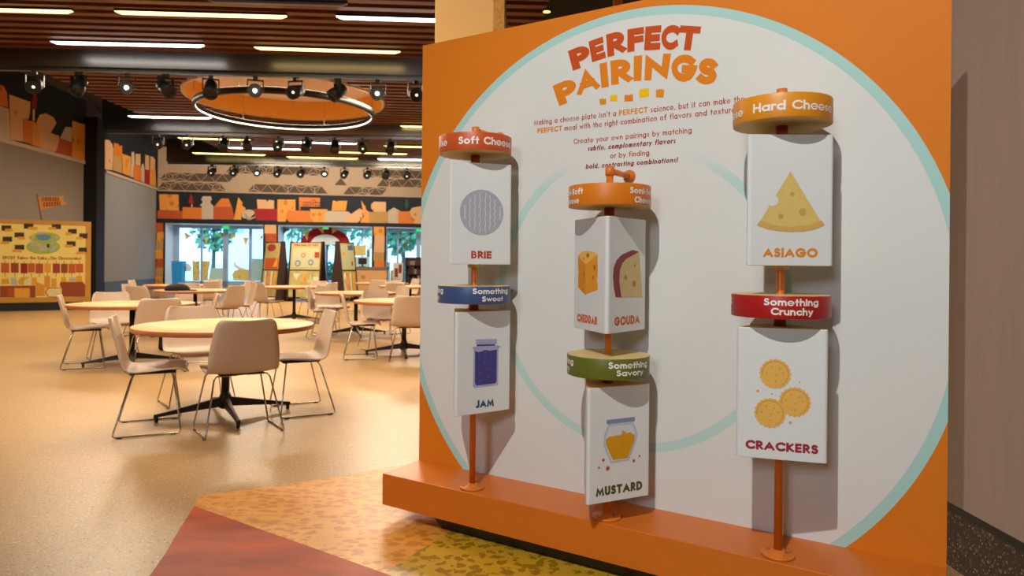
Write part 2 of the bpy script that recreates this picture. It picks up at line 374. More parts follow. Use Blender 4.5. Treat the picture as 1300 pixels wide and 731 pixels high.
# white linings of the recesses
m = MB()
for s0, s1 in ((.355, 4.758), (5.421, 9.815), (10.475, 14.6)):
    fbox(m, BW, s0, s0+.03, -1.3, -.02, 0, 3.02); fbox(m, BW, s1-.03, s1, -1.3, -.02, 0, 3.02)
    fbox(m, BW, s0, s1, -1.3, -.02, 3.0, 3.04)
m.build('trim_4', M['jamb_white'], kind='structure')
m = MB(); fbox(m, BW, 25.9, 26.2, -30, 0, 0, 7.2); m.box(8.6, 9, -6, 38, 0, 8.4); m.build('wall_right', M['hall_paint'], kind='structure')
MB().box(-19, 9, -6.2, -5.9, 0, 8.4).build('wall_rear', M['hall_paint'], kind='structure')
# ceiling: timber baffles under a dark deck
mat('baffle', '#6B3A20', .55, var=.12, scale=1.5, stretch=(.4, 6, 6)); mat('deck', '#140D0A', .95, var=.1)
CA = R(3.5); cd = Vector((math.cos(CA), math.sin(CA), 0)); cn = Vector((-cd.y, cd.x, 0))
DRUM_C = Vector((-4.82, 14.65, 0))
def ceil_pt(u, v): return cd*u+cn*v              # u along the baffles, v into the hall
m = MB()
m.box(-19.3, 9.3, 7.6, 38, 6.6, 6.8, 1); m.box(-19.3, 9.3, -6.2, 7.8, 8.2, 8.4, 1); m.box(-19.3, 9.3, 7.5, 7.8, 6.6, 8.3, 1)
v = 8.6
while v < 23.6:
    u0, u1 = (-8.6 if v < 11.5 else -8.3+(.03*v)), 1.0
    hu, hv = DRUM_C.dot(cd), DRUM_C.dot(cn); g = 2.07**2-(v+.065-hv)**2
    for a_, b_ in (((u0, hu-math.sqrt(g)), (hu+math.sqrt(g), u1)) if g > 0 else ((u0, u1),)):
        q = [ceil_pt(a_, v), ceil_pt(b_, v), ceil_pt(b_, v+.13), ceil_pt(a_, v+.13)]
        m.hexa([p+Vector((0, 0, 4.70)) for p in q], [p+Vector((0, 0, 4.82)) for p in q], 0)
    v += .27
q = [ceil_pt(-9.5, 8.5), ceil_pt(8, 8.5), ceil_pt(8, 23.8), ceil_pt(-9.5, 23.8)]
m.hexa([p+Vector((0, 0, 5.2)) for p in q], [p+Vector((0, 0, 5.3)) for p in q], 1)
q = [ceil_pt(1.0, 8.5), ceil_pt(8.5, 8.5), ceil_pt(8.5, 23.8), ceil_pt(1.0, 23.8)]
m.hexa([p+Vector((0, 0, 4.7)) for p in q], [p+Vector((0, 0, 5.3)) for p in q], 1)
m.build('ceiling', [M['baffle'], M['deck']], kind='structure')
# black beams with their lighting tracks
mat('beam', '#0F0F0D', .27, spec=.9, var=.05); M['beam'].node_tree.nodes['Principled BSDF'].inputs['IOR'].default_value = 2.0
for i, (v0, zb, xl) in enumerate(((11.68, 4.42, -12.4), (17.42, 4.45, -9.0), (22.86, 4.46, -9.8))):
    m = MB(); q = [ceil_pt(xl, v0), ceil_pt(8.4, v0), ceil_pt(8.4, v0+.35), ceil_pt(xl, v0+.35)]
    m.hexa([p+Vector((0, 0, zb)) for p in q], [p+Vector((0, 0, 5.2)) for p in q])
    q = [ceil_pt(xl, v0+.1), ceil_pt(8.4, v0+.1), ceil_pt(8.4, v0+.18), ceil_pt(xl, v0+.18)]
    m.hexa([p+Vector((0, 0, zb-.06)) for p in q], [p+Vector((0, 0, zb)) for p in q])
    m.build('trim_%d' % (5+i), M['beam'], kind='structure')
# right-hand fabric partition beside the display
mat('fabric_right', '#988272', .95, var=.04, scale=3, stretch=(12, 12, 1), bump=.06, bscale=120)
tz = mat('terrazzo_dark', '#20130F', .35, var=.1, scale=8); terrazzo(tz, '#20130F', [('#8A6A54', 42, .26, .9), ('#C2A48C', 70, .24, .8), ('#4A2A20', 24, .3, .8)], 1)
m = MB().box(1.85, 2.25, -5.9, 6.5, .265, 8.3).box(1.845, 2.25, -5.9, 6.5, .235, .265, 1).box(1.85, 2.25, -5.9, 6.5, 0, .235, 2)
m.build('wall_partition', [M['fabric_right'], M['black'], tz], kind='structure')

# ------------------------------------------------------------------ doors and shop window in the recess
mat('sign_green', '#1E9A5A', .4, emit='#28C878', estr=1.2, var=0)
gl = glass('window_glass', (.60, .83, 1, 1), .05)
def glazed(name, s0, s1, mull, ztop, head, bottom, off, parts=()):
    m = MB()
    for a, b in mull: fbox(m, BW, a, b, off-.05, off+.05, 0, head)
    fbox(m, BW, s0, s1, off-.05, off+.05, head, ztop)
    fbox(m, BW, s0, s1, off-.05, off+.05, 0, bottom)
    o = m.build(name, M['alu'], kind='structure')
    g = MB(); fbox(g, BW, s0, s1, off-.008, off+.008, bottom, head); g.build('pane', gl, o)
    return o
d1 = glazed('door_1', .36, 4.75, ((.36, .64), (1.62, 1.71), (2.64, 2.89), (3.85, 3.99), (4.66, 4.75)), 3.02, 2.86, .30, -1.3)
w1 = glazed('window_1', 5.43, 9.81, ((5.43, 5.5), (5.84, 5.91), (6.38, 6.44), (7.46, 7.52), (9.25, 9.33), (9.74, 9.81)), 3.02, 2.94, .12, -1.3)
d2 = glazed('door_2', 10.48, 14.6, ((10.48, 10.56), (11.0, 11.1), (11.98, 12.2), (13.3, 13.45), (14.5, 14.6)), 3.02, 2.86, .30, -1.3)
m = MB()
for s in (2.72, 2.81): m.tube([BW(s, .95, -1.24), BW(s, .95, -1.2), BW(s, 1.35, -1.2), BW(s, 1.35, -1.24)], .015)
m.build('handle', M['chrome'], d1)
for nm, par, s, z in (('exit_sign', d1, 2.79, 2.93), ('exit_sign', w1, 7.5, 3.0), ('exit_sign', d2, 12.1, 2.96)):
    e = MB(); fbox(e, BW, s-.14, s+.14, -1.2, -1.14, z-.09, z+.06); e.build(nm, M['sign_green'], par)
mat('decal_yellow', '#F4DC90', .8, var=.04); mat('decal_cream', '#F4EEDC', .8, var=.04); mat('decal_green', '#7E9A80', .8, var=.04); mat('decal_red', '#B81E30', .8, var=.05)
spotted('decal_amber', '#F2D688', '#E4B45C', 5, .25); mat('decal_sage', '#D2E2CE', .8, var=.03)
for k_ in [k for k in M if k.startswith('decal_')]: film(M[k_])
def decals(par, name, items, off=-1.22):
    for mt, q in items:
        m = MB(); m.slab(q, lambda x, z, d: BW(x, z, off+d), 0, .004); m.build(name, M[mt], par)
decals(d1, 'pennant', [('decal_yellow', q) for q in ([(.893, 2.663), (1.221, 2.47), (.943, 2.292)], [(1.759, 2.404), (1.993, 2.408), (1.893, 2.133)], [(2.369, 2.538), (2.533, 2.665), (2.606, 2.417)], [(3.006, 2.673), (3.293, 2.478), (2.985, 2.348)], [(3.58, 2.432), (3.866, 2.437), (3.702, 2.033)], [(4.369, 2.52), (4.537, 2.548), (4.419, 2.294)])])
decals(d1, 'cheese_decal', [('decal_cream', [(.79, .9), (.85, 1.15), (1.1, 1.15), (1.25, .95), (1.2, .76), (.85, .76)]), ('decal_amber', [(1.255, 1.33), (1.42, 1.24), (1.605, 1.3), (1.61, .32), (1.28, .32)]), ('decal_amber', [(1.722, 1.285), (2.097, 1.289), (2.02, .9), (1.965, .32), (1.73, .32)]), ('decal_sage', [(2.1, .94), (2.666, .94), (2.672, .32), (2.0, .32)]), ('decal_cream', [(3.185, 1.3), (3.3, 1.1), (3.5, .98), (3.76, .95), (3.6, .87), (3.4, .86), (3.2, 1.0), (3.15, 1.15)]), ('decal_amber', [(3.095, .65), (3.2, .82), (3.426, .88), (3.856, .88), (3.86, .33), (3.145, .35)]), ('decal_sage', [(4.019, 1.409), (4.523, 1.414), (4.533, .33), (4.004, .33)])])
big = arc(7.5, 2.15, 1.2, .86, 0, 180, 24); inn = arc(7.5, 2.15, .72, .5, 180, 0, 16)
decals(w1, 'wheel_decal', [('decal_red', big+inn)]); decals(w1, 'wheel_center_decal', [('decal_cream', arc(7.5, 2.15, .72, .5, 0, 180, 16))])
decals(w1, 'pennant', [(mt, q) for mt, q in (('decal_yellow', [(6.4, 2.825), (6.73, 2.83), (6.61, 2.336)]), ('decal_yellow', [(7.1, 2.95), (7.41, 2.98), (7.39, 2.69)]), ('decal_yellow', [(7.81, 2.98), (8.10, 2.897), (7.81, 2.70)]), ('decal_green', [(5.43, 2.97), (5.78, 2.9), (5.5, 2.64)]), ('decal_cream', [(8.61, 2.906), (8.82, 2.91), (8.69, 2.69)]))], -1.21)
decals(w1, 'cheese_decal', [('decal_amber', [(8.88, 2.13), (9.24, 2.13), (9.24, 1.6), (8.88, 1.6)]), ('decal_yellow', [(9.24, 2.135), (9.49, 2.138), (9.49, 1.607), (9.24, 1.6)]), ('decal_sage', [(8.93, 1.56), (9.67, 1.56), (9.68, .9), (8.93, .9)])])
decals(d2, 'cheese_decal', [('decal_cream', [(10.5, 1.3), (10.68, 1.3), (10.68, .35), (10.5, .35)]), ('decal_amber', [(10.7, .9), (10.98, .9), (10.98, .35), (10.7, .35)])])

# ------------------------------------------------------------------ outdoors beyond the glass
mat('pavement', '#C4C8CA', .8, var=.05); mat('ext_white', '#F2F2EE', .7, var=.02); mat('leaf', '#6E9A70', .8, var=.35, scale=9); mat('bark', '#6A5A48', .9, var=.1)
m = MB(); fbox(m, BW, -20, 34, -70, -1.5, -.25, -.02); m.build('ground', M['pavement'], kind='structure')
def foliage(mb, c, r, n, sz):
    for i in range(n):
        d = Vector((random.gauss(0, 1), random.gauss(0, 1), random.gauss(0, 1))).normalized()*(random.random()**.4)
        p = Vector(c)+Vector((d.x*r[0], d.y*r[1], d.z*r[2])); a = Vector((random.gauss(0, 1), random.gauss(0, 1), random.gauss(0, 1))).normalized(); b = a.orthogonal().normalized(); a2 = a.cross(b)
        s = sz*random.uniform(.6, 1.3); mb.add([p+b*s, p+a2*s*.6, p-b*s, p-a2*s*.6], [(0, 1, 2, 3)], 0)
def tree(name, s, off, h, rad, n, label):
    p = BW(s, 0, off); t = thing(name, label, 'tree', p)
    m = MB().tube([(0, 0, 0), (.05, 0, h*.35), (0, .1, h*.6)], [.16, .12, .06]); m.build('trunk', M['bark'], t)
    m = MB(); foliage(m, (0, 0, h*.68), (rad, rad, h*.34), n, .28); m.build('crown', M['leaf'], t)
tree('tree', 4.4, -16, 7.5, 2.6, 900, 'leafy tree outside, behind the right leaf of the glass doors')
tree('tree', 8.8, -20, 7.0, 2.6, 800, 'leafy tree outside, behind the shop window')
tree('tree', 13.6, -18, 6.5, 2.2, 700, 'leafy tree outside, behind the right-hand door')
m = MB(); p = BW(4.6, 0, -11)
for k in range(9): foliage(m, BW(2.9+k*.62, .62, -11), (.55, .5, .75), 260, .12)
tag(m.build('hedge', M['leaf']), 'clipped green hedge outside the double glass doors', 'hedge')
for s_, o_, h_, r_, lab_ in ((-.6, -12.5, 5.5, 1.4, 'leafy tree outside, behind the left side light of the doors'), (6.6, -10.2, 5.6, 1.3, 'leafy tree outside, behind the left part of the shop window'), (11.4, -12, 5.0, 1.2, 'leafy tree outside, just left of the right-hand door')): tree('tree', s_, o_, h_, r_, 520, lab_)
t = thing('building', 'white building outside, seen through the left leaf of the glass doors', 'building', BW(1.2, 0, -24), BW.rz)
MB().box(-3.2, 1.5, -2, 2, 0, 8).build('wall', M['ext_white'], t); MB().box(-3.3, 1.6, -2.1, 2.1, 7.9, 8.3).build('cornice', M['jamb_white'], t)
m = MB().box(-2.6, -1.9, -2.03, -1.98, 3.5, 6); m.build('window', M['alu'], t)
MB().box(-4.4, 4.2, -4.6, -4.2, 0, 1.1).build('planter_wall', M['ext_white'], t)

# ------------------------------------------------------------------ printed murals
def mural(name, label, fr, s0, s1, z0, z1, data, off=.0):
    t = thing(name, label, 'mural', fr(s0, z0, .0), fr.rz)
    L = lambda x, z, d: (x-s0, -d, z-z0)
    MB().slab([(s0, z0), (s1, z0), (s1, z1), (s0, z1)], L, .004, .012).build('backing', M['navy'], t)
    for i, (nm, c, q) in enumerate(data):
        MB().slab(q, L, .0125, .018+.0012*i).build(nm, CH[c], t)
    return t, L

MURAL_BACK = [
    ('cheese_block','amber',[(0.121,4.345),(0.971,4.357),(1.0,3.6),(0.158,3.606)]),
    ('cheese_slab','rust',[(0.061,3.589),(1.158,3.594),(1.139,3.22),(0.064,3.222)]),
    ('pepper','red',[(1.48,4.404),(1.604,4.263),(1.559,4.19),(1.651,3.975),(1.539,3.901),(1.402,4.017),(1.469,4.163)]),
    ('pepper_stick','peach',[(1.53,3.91),(1.584,3.911),(1.585,3.767),(1.531,3.766)]),
    ('cheese_block','orange',[(1.156,3.772),(1.993,3.767),(1.998,3.227),(1.139,3.229)]),
    ('milk_can','beige',[(2.034,4.298),(2.399,4.307),(2.436,4.163),(2.378,4.089),(2.378,3.993),(2.508,3.851),(2.513,3.237),(1.998,3.227),(1.993,3.839),(1.911,3.861),(2.037,4.018),(1.967,4.152)]),
    ('cheese_dome','orange',[(2.531,3.803),(2.857,4.222),(3.178,4.22),(3.329,3.821)]),
    ('cheese_basket','rust',[(2.517,3.817),(3.343,3.836),(3.454,3.236),(2.522,3.228)]),
    ('cheese_wedge','amber',[(3.615,4.289),(3.802,4.051),(3.79,3.905),(3.944,3.786),(3.921,3.689),(3.761,3.515),(3.763,3.238),(3.426,3.236)]),
    ('cheese_round','beige',[(4.425,3.48),(4.406,3.393),(4.35,3.316),(3.852,3.306),(3.795,3.38),(3.775,3.467),(3.794,3.553),(3.849,3.631),(3.935,3.689),(4.041,3.721),(4.154,3.724),(4.26,3.696),(4.347,3.642),(4.404,3.566),(4.018,3.233),(4.181,3.231)]),
    ('swiss_cheese','peach',[(4.451,4.213),(4.871,4.199),(4.919,4.102),(4.988,4.201),(5.232,4.183),(5.236,3.781),(4.488,3.774)]),
    ('red_slab','red',[(4.315,3.761),(5.391,3.785),(5.396,3.231),(4.413,3.221)]),
    ('cheese_block','amber',[(5.388,4.233),(6.213,4.243),(6.218,3.706),(5.867,3.698),(5.772,3.186),(5.398,3.179)]),
    ('cheese_loaf','orange',[(5.967,3.726),(6.848,3.72),(6.975,3.592),(6.979,3.183),(5.922,3.174),(5.77,3.384),(5.818,3.619)]),
    ('cheese_block','amber',[(6.887,3.815),(7.694,3.817),(7.7,3.192),(6.954,3.183)]),
    ('cheese_sign','orange',[(6.378,4.361),(7.349,4.36),(7.352,3.93),(6.442,3.919),(6.444,3.753),(6.384,3.751)]),
    ('cheese_chunk','amber2',[(7.946,4.243),(8.089,4.231),(8.141,4.179),(8.191,4.233),(8.627,4.244),(8.555,3.757),(7.889,3.753)]),
    ('cheese_log','beige',[(7.736,3.739),(8.658,3.733),(8.865,3.579),(8.972,3.206),(7.562,3.189),(7.584,3.578)]),
    ('cheese_slice','peach',[(8.916,3.686),(9.224,3.904),(9.406,3.775),(9.332,3.403),(9.127,3.203),(8.662,3.2),(8.507,3.36)]),
    ('cheese_wedge','amber',[(9.282,4.276),(9.492,3.989),(9.509,3.857),(9.692,3.702),(9.671,3.203),(9.23,3.2),(9.409,3.511)]),
    ('cheese_half','peach',[(9.896,4.237),(10.46,4.235),(10.464,3.756),(9.9,3.744),(9.758,3.916),(9.756,4.101)]),
    ('cheese_box','tan',[(9.666,3.739),(10.605,3.759),(10.634,3.472),(10.532,3.204),(9.671,3.198)]),
    ('cheese_dome','beige',[(10.558,3.204),(10.579,3.801),(10.84,3.967),(11.157,3.814),(11.163,3.2)]),
    ('cheese_block','orange',[(11.052,3.785),(11.845,3.802),(11.851,3.202),(11.057,3.198)]),
    ('herb_sprig','green',[(11.416,4.381),(11.522,4.384),(11.567,4.09),(11.447,3.874),(11.366,4.086)]),
    ('cheese_wheel','peach',[(11.607,3.797),(11.737,3.987),(12.162,4.061),(12.375,4.066),(12.383,3.201),(11.851,3.202)]),
]
MURAL_FAR = [
    ('cheese_loaf','peach',[(-0.12,5.76),(0.308,5.815),(0.642,5.708),(0.759,5.52),(0.667,4.719),(-0.093,4.659)]),
    ('cheese_chunk','orange',[(0.808,5.798),(1.268,5.835),(1.387,5.77),(1.684,5.841),(1.696,5.37),(0.764,5.334)]),
    ('cheese_box','tan',[(0.764,5.322),(1.635,5.383),(1.712,4.728),(0.722,4.726)]),
    ('cheese_block','amber',[(1.692,5.52),(2.691,5.542),(2.777,4.73),(1.773,4.736)]),
    ('milk_can','beige',[(2.776,5.756),(3.077,5.803),(3.183,5.345),(2.974,4.709),(2.778,4.708)]),
    ('cheese_slice','peach',[(3.279,5.753),(3.895,5.84),(3.91,5.332),(3.291,5.315)]),
    ('cheese_wheel','orange',[(3.027,5.21),(3.426,5.334),(3.91,5.332),(4.057,5.12),(3.97,4.681),(3.107,4.68),(2.968,4.933)]),
    ('milk_bottle','beige',[(4.118,5.454),(4.29,5.479),(4.411,5.26),(4.428,4.673),(4.026,4.688),(4.012,5.207)]),
    ('cheese_half','peach',[(4.539,5.916),(5.014,5.941),(5.078,5.301),(4.528,5.276)]),
    ('red_slab','red',[(4.484,5.27),(5.154,5.287),(5.141,4.682),(4.457,4.676)]),
    ('cheese_chunk','peach',[(5.257,5.954),(5.597,5.981),(5.916,5.881),(5.897,5.458),(5.228,5.369)]),
    ('cheese_block','amber',[(5.228,5.369),(5.961,5.467),(6.081,4.663),(5.202,4.679)]),
]
MURAL_NEAR = [
    ('cheese_wedge','orange',[(-0.373,5.534),(0.028,5.572),(0.159,5.437),(0.216,5.079),(-0.366,5.029)]),
    ('swiss_cheese','beige',[(-0.366,5.029),(0.243,5.051),(0.307,4.282),(-0.355,4.268)]),
    ('cheese_block','peach',[(0.264,5.412),(1.122,5.426),(1.098,5.1),(1.042,4.946),(0.816,4.917),(0.824,4.323),(0.307,4.282)]),
    ('pepper','red',[(1.323,5.725),(1.402,5.6),(1.389,5.308),(1.212,5.25),(1.208,5.554)]),
    ('pepper_stick','peach',[(1.224,5.253),(1.312,5.273),(1.317,4.961),(1.228,4.957)]),
    ('cheese_block','orange',[(0.832,4.91),(1.365,4.942),(1.374,4.312),(0.824,4.323)]),
    ('cheese_slab','amber',[(1.217,4.929),(1.454,4.942),(1.616,4.28),(1.226,4.311)]),
    ('cheese_round','peach',[(1.412,4.987),(1.541,5.178),(1.817,5.275),(2.168,5.238),(2.314,5.117),(2.047,4.782),(2.439,4.78),(2.476,4.557),(2.281,4.285),(1.616,4.28)]),
    ('swiss_cheese','beige',[(2.507,4.716),(2.773,5.094),(3.109,5.141),(3.095,4.712)]),
    ('cheese_slab','rust',[(2.473,4.71),(3.095,4.704),(3.102,4.271),(2.314,4.29)]),
    ('cheese_block','amber',[(3.134,5.344),(3.822,5.363),(3.91,4.724),(3.88,4.247),(3.124,4.274)]),
]
BOARD_PRINT = [
    ('dark',0,[(0.014,2.076),(0.207,2.083),(0.208,1.951),(0.015,1.944)]),
    ('dark',0,[(0.459,2.137),(0.65,2.144),(0.651,2.019),(0.46,2.012)]),
    ('dark',0,[(1.03,2.141),(1.217,2.148),(1.218,2.026),(1.031,2.019)]),
    ('dark',0,[(1.366,2.035),(1.552,2.041),(1.553,1.921),(1.367,1.916)]),
    ('dark',0,[(1.607,1.932),(1.788,1.938),(1.789,1.808),(1.608,1.803)]),
    ('dark',0,[(1.338,1.726),(1.531,1.731),(1.532,1.602),(1.339,1.598)]),
    ('dark',0,[(1.594,1.572),(1.775,1.576),(1.776,1.456),(1.595,1.453)]),
    ('dark',0,[(0.273,1.912),(0.464,1.918),(0.465,1.799),(0.274,1.793)]),
    ('dark',0,[(0.038,1.804),(0.228,1.81),(0.228,1.686),(0.039,1.681)]),
    ('dark',0,[(0.279,1.611),(0.471,1.615),(0.472,1.496),(0.28,1.492)]),
    ('gold',1,[(0.086,1.999),(0.236,2.005),(0.237,1.934),(0.087,1.929)]),
    ('gold',1,[(0.54,2.06),(0.732,2.067),(0.732,1.995),(0.541,1.988)]),
    ('gold',1,[(0.955,2.066),(1.114,2.071),(1.114,2.008),(0.956,2.002)]),
    ('gold',1,[(1.313,1.95),(1.436,1.954),(1.437,1.876),(1.314,1.872)]),
    ('gold',1,[(1.538,1.838),(1.686,1.842),(1.687,1.778),(1.538,1.774)]),
    ('gold',1,[(1.292,1.639),(1.47,1.643),(1.47,1.57),(1.293,1.566)]),
    ('gold',1,[(1.549,1.47),(1.736,1.474),(1.737,1.4),(1.549,1.397)]),
    ('gold',1,[(0.338,1.813),(0.484,1.817),(0.484,1.746),(0.339,1.742)]),
    ('gold',1,[(-0.004,1.689),(0.174,1.693),(0.174,1.623),(-0.003,1.619)]),
    ('gold',1,[(0.233,1.5),(0.421,1.504),(0.421,1.433),(0.233,1.43)]),
    ('lime',0,[(1.209,1.583),(1.188,1.52),(1.126,1.464),(1.032,1.422),(0.917,1.399),(0.795,1.397),(0.681,1.416),(0.589,1.455),(0.529,1.507),(0.507,1.568),(0.528,1.63),(0.587,1.685),(0.679,1.727),(0.792,1.751),(0.914,1.754),(1.029,1.736),(1.124,1.698),(1.187,1.645)]),
    ('lime',0,[(1.207,1.81),(1.188,1.763),(1.131,1.721),(1.045,1.688),(0.939,1.67),(0.828,1.667),(0.724,1.68),(0.639,1.708),(0.584,1.747),(0.564,1.793),(0.583,1.839),(0.638,1.881),(0.722,1.914),(0.826,1.933),(0.937,1.936),(1.043,1.924),(1.13,1.896),(1.187,1.857)]),
    ('lake',1,[(0.696,1.859),(0.86,1.882),(1.025,1.863),(0.98,1.759),(0.861,1.732),(0.741,1.758)]),
    ('gray',1,[(0.594,1.704),(0.697,1.707),(0.698,1.599),(0.595,1.597)]),
    ('gray',1,[(0.772,1.601),(0.936,1.604),(0.937,1.478),(0.773,1.475)]),
    ('gray',1,[(0.996,1.714),(1.071,1.716),(1.072,1.643),(0.996,1.642)]),
    ('gray',1,[(1.042,1.606),(1.133,1.608),(1.133,1.536),(1.042,1.534)]),
    ('gray',1,[(0.61,1.543),(0.684,1.545),(0.684,1.473),(0.611,1.472)]),
    ('gray',1,[(0.997,1.533),(1.088,1.535),(1.088,1.462),(0.998,1.461)]),
    ('peach',1,[(0.713,1.653),(0.802,1.655),(0.802,1.583),(0.713,1.581)]),
    ('dark',1,[(0.929,1.649),(0.981,1.65),(0.982,1.56),(0.929,1.559)]),
    ('peach',1,[(0.608,1.865),(0.667,1.867),(0.668,1.76),(0.609,1.758)]),
    ('gray',1,[(0.725,1.941),(0.889,1.946),(0.889,1.901),(0.726,1.896)]),
    ('gray',1,[(1.078,1.861),(1.161,1.864),(1.162,1.791),(1.078,1.789)]),
    ('orange',1,[(0.014,1.17),(0.175,1.172),(0.177,0.933),(0.016,0.933)]),
    ('rust',1,[(0.206,1.172),(0.362,1.173),(0.364,0.934),(0.208,0.933)]),
    ('red',1,[(0.401,1.165),(0.537,1.166),(0.539,0.921),(0.403,0.921)]),
    ('orange',1,[(0.547,1.166),(0.687,1.167),(0.688,0.943),(0.549,0.943)]),
    ('rust2',1,[(0.702,1.162),(0.858,1.163),(0.859,0.922),(0.703,0.921)]),
    ('gold',1,[(0.88,1.163),(1.015,1.165),(1.017,0.944),(0.882,0.943)]),
    ('red2',1,[(1.053,1.165),(1.204,1.166),(1.206,0.926),(1.055,0.926)]),
    ('rust',1,[(1.224,1.159),(1.365,1.16),(1.367,0.93),(1.226,0.929)]),
    ('orange',1,[(1.381,1.16),(1.528,1.162),(1.529,0.922),(1.382,0.922)]),
    ('orange',1,[(1.535,1.162),(1.699,1.163),(1.701,0.941),(1.537,0.941)]),
    ('dark',0,[(0.087,1.224),(0.096,1.224),(0.099,0.827),(0.09,0.827)]),
    ('dark',0,[(0.281,1.226),(0.289,1.226),(0.292,0.827),(0.284,0.827)]),
    ('dark',0,[(0.462,1.228),(0.471,1.228),(0.474,0.827),(0.465,0.827)]),
    ('dark',0,[(0.608,1.229),(0.617,1.229),(0.62,0.827),(0.611,0.827)]),
    ('dark',0,[(0.771,1.231),(0.78,1.231),(0.783,0.826),(0.774,0.826)]),
    ('dark',0,[(0.942,1.233),(0.951,1.233),(0.954,0.826),(0.945,0.826)]),
    ('dark',0,[(1.116,1.234),(1.125,1.235),(1.128,0.826),(1.119,0.826)]),
    ('dark',0,[(1.283,1.236),(1.293,1.236),(1.296,0.825),(1.286,0.825)]),
    ('dark',0,[(1.445,1.238),(1.454,1.238),(1.457,0.825),(1.448,0.825)]),
    ('dark',0,[(1.616,1.24),(1.625,1.24),(1.628,0.825),(1.619,0.825)]),
    ('rust',0,[(-0.003,0.617),(0.706,0.62),(0.708,0.324),(-0.001,0.336)]),
    ('gold',1,[(0.283,0.561),(0.588,0.558),(0.59,0.326),(0.285,0.331)]),
    ('orange2',1,[(0.154,0.563),(0.283,0.561),(0.285,0.331),(0.155,0.333)]),
    ('gold2',0,[(0.339,0.729),(0.411,0.827),(0.572,0.827),(0.471,0.631),(0.369,0.641)]),
    ('cream',1,[(0.47,0.729),(0.513,0.791),(0.623,0.791),(0.625,0.63),(0.471,0.631)]),
    ('gold',0,[(0.719,0.817),(0.623,0.818),(0.625,0.63),(0.75,0.629)]),
    ('amber',1,[(0.712,0.71),(0.891,0.637),(0.894,0.357),(0.715,0.36)]),
    ('amber',0,[(0.882,0.862),(1.002,0.853),(1.005,0.563),(0.885,0.564)]),
    ('rust2',1,[(0.893,0.456),(0.952,0.564),(1.247,0.561),(1.249,0.32),(0.969,0.325)]),
    ('cream',2,[(0.918,0.456),(0.967,0.542),(1.247,0.543),(1.249,0.337),(0.979,0.341)]),
    ('rust',0,[(1.216,0.707),(1.695,0.704),(1.743,0.63),(1.745,0.325),(1.249,0.333),(1.247,0.552),(1.201,0.616)]),
    ('gold',0,[(1.23,0.825),(1.337,0.825),(1.338,0.706),(1.231,0.707)]),
    ('gold',0,[(1.546,0.853),(1.678,0.852),(1.679,0.705),(1.547,0.705)]),
    ('gray',0,[(1.399,0.807),(1.538,0.816),(1.539,0.72),(1.399,0.721)]),
    ('gold2',0,[(0.024,0.784),(0.166,0.801),(0.182,0.66),(0.025,0.652)]),
    ('gray',0,[(0.209,0.818),(0.317,0.8),(0.34,0.632),(0.21,0.642)]),
    ('gold2',0,[(1.025,0.79),(1.139,0.789),(1.141,0.571),(1.027,0.572)]),
]
mb_back, LB = mural('cheese_mural', 'long navy mural of cheeses above the glass doors on the back wall', BW, -.1, 14.5, 3.03, 4.47, MURAL_BACK)
m = MB()
text(m, 'THE', .06, lambda x, y: LB(6.92+x, 4.2+y, .04), width=.22, w=.2); text(m, 'MACARONI', .09, lambda x, y: LB(6.55+x, 4.08+y, .04), width=.95, w=.24); text(m, 'COTTAGE', .09, lambda x, y: LB(6.55+x, 3.95+y, .04), width=.95, w=.24); m.build('lettering', M['navy'], mb_back)
mural('cheese_mural', 'navy cheese mural above the far gray wall panel', LF, .1, 6.1, 4.65, 6.5, MURAL_FAR)
mural('cheese_mural', 'navy cheese mural high on the near left wall, above the yellow board', LN, -4, 3.9, 4.27, 6.5, MURAL_NEAR)
# triangle frieze
t = thing('triangle_frieze', 'taupe frieze of dark triangles along the top of the back wall', 'frieze', BW(0, 4.49, 0), BW.rz)
MB().box(.06, 14.5, -.02, -.004, 0, 2.05).build('backing', M['frieze'], t)
m = MB(); ln = MB(); random.seed(3)
rows = [(.05, [(0, 3), (4.2, 9.8)]), (.48, [(0, 3.4), (9.2, 10.2), (5.9, 7.4), (10.0, 13.6)]), (.91, [(3.0, 6.2), (6.8, 7.6), (8.4, 13.8)])]
rows = [(.05, [(0, 3.2), (4.0, 7.9), (8.4, 10.6)]), (.48, [(.1, 3.6), (7.4, 8.0), (8.0, 8.9), (10.0, 14)]), (.91, [(3.0, 7.8), (9.4, 14)])]
for z0, spans in rows:
    for a, b in spans:
        k = 0; x = a
        while x+.6 < b:
            h = .41; g = .02
            if k % 2 == 0: tri = [(x+g, z0+.02), (x+.62-g, z0+.02), (x+.31, z0+h-.03)]
            else: tri = [(x+g, z0+h-.02), (x+.62-g, z0+h-.02), (x+.31, z0+.03)]
            m.add([(p[0], -.026, p[1]) for p in tri], [(0, 1, 2)], 0)
            if random.random() < .5:
                cx = x+.31; cz = sum(p[1] for p in tri)/3
                for p in tri[:2 if random.random() < .6 else 3]:
                    d = Vector((p[0]-cx, p[1]-cz)); q = Vector((-d.y, d.x)).normalized()*.018
                    ln.add([(cx-q.x, -.03, cz-q.y), (cx+q.x, -.03, cz+q.y), (p[0]+q.x, -.03, p[1]+q.y), (p[0]-q.x, -.03, p[1]-q.y)], [(0, 1, 2, 3)], 0)
            x += .31+.0; k += 1
m.build('triangle_pattern', M['frieze_dark'], t); ln.build('line_pattern', M['frieze'], t)
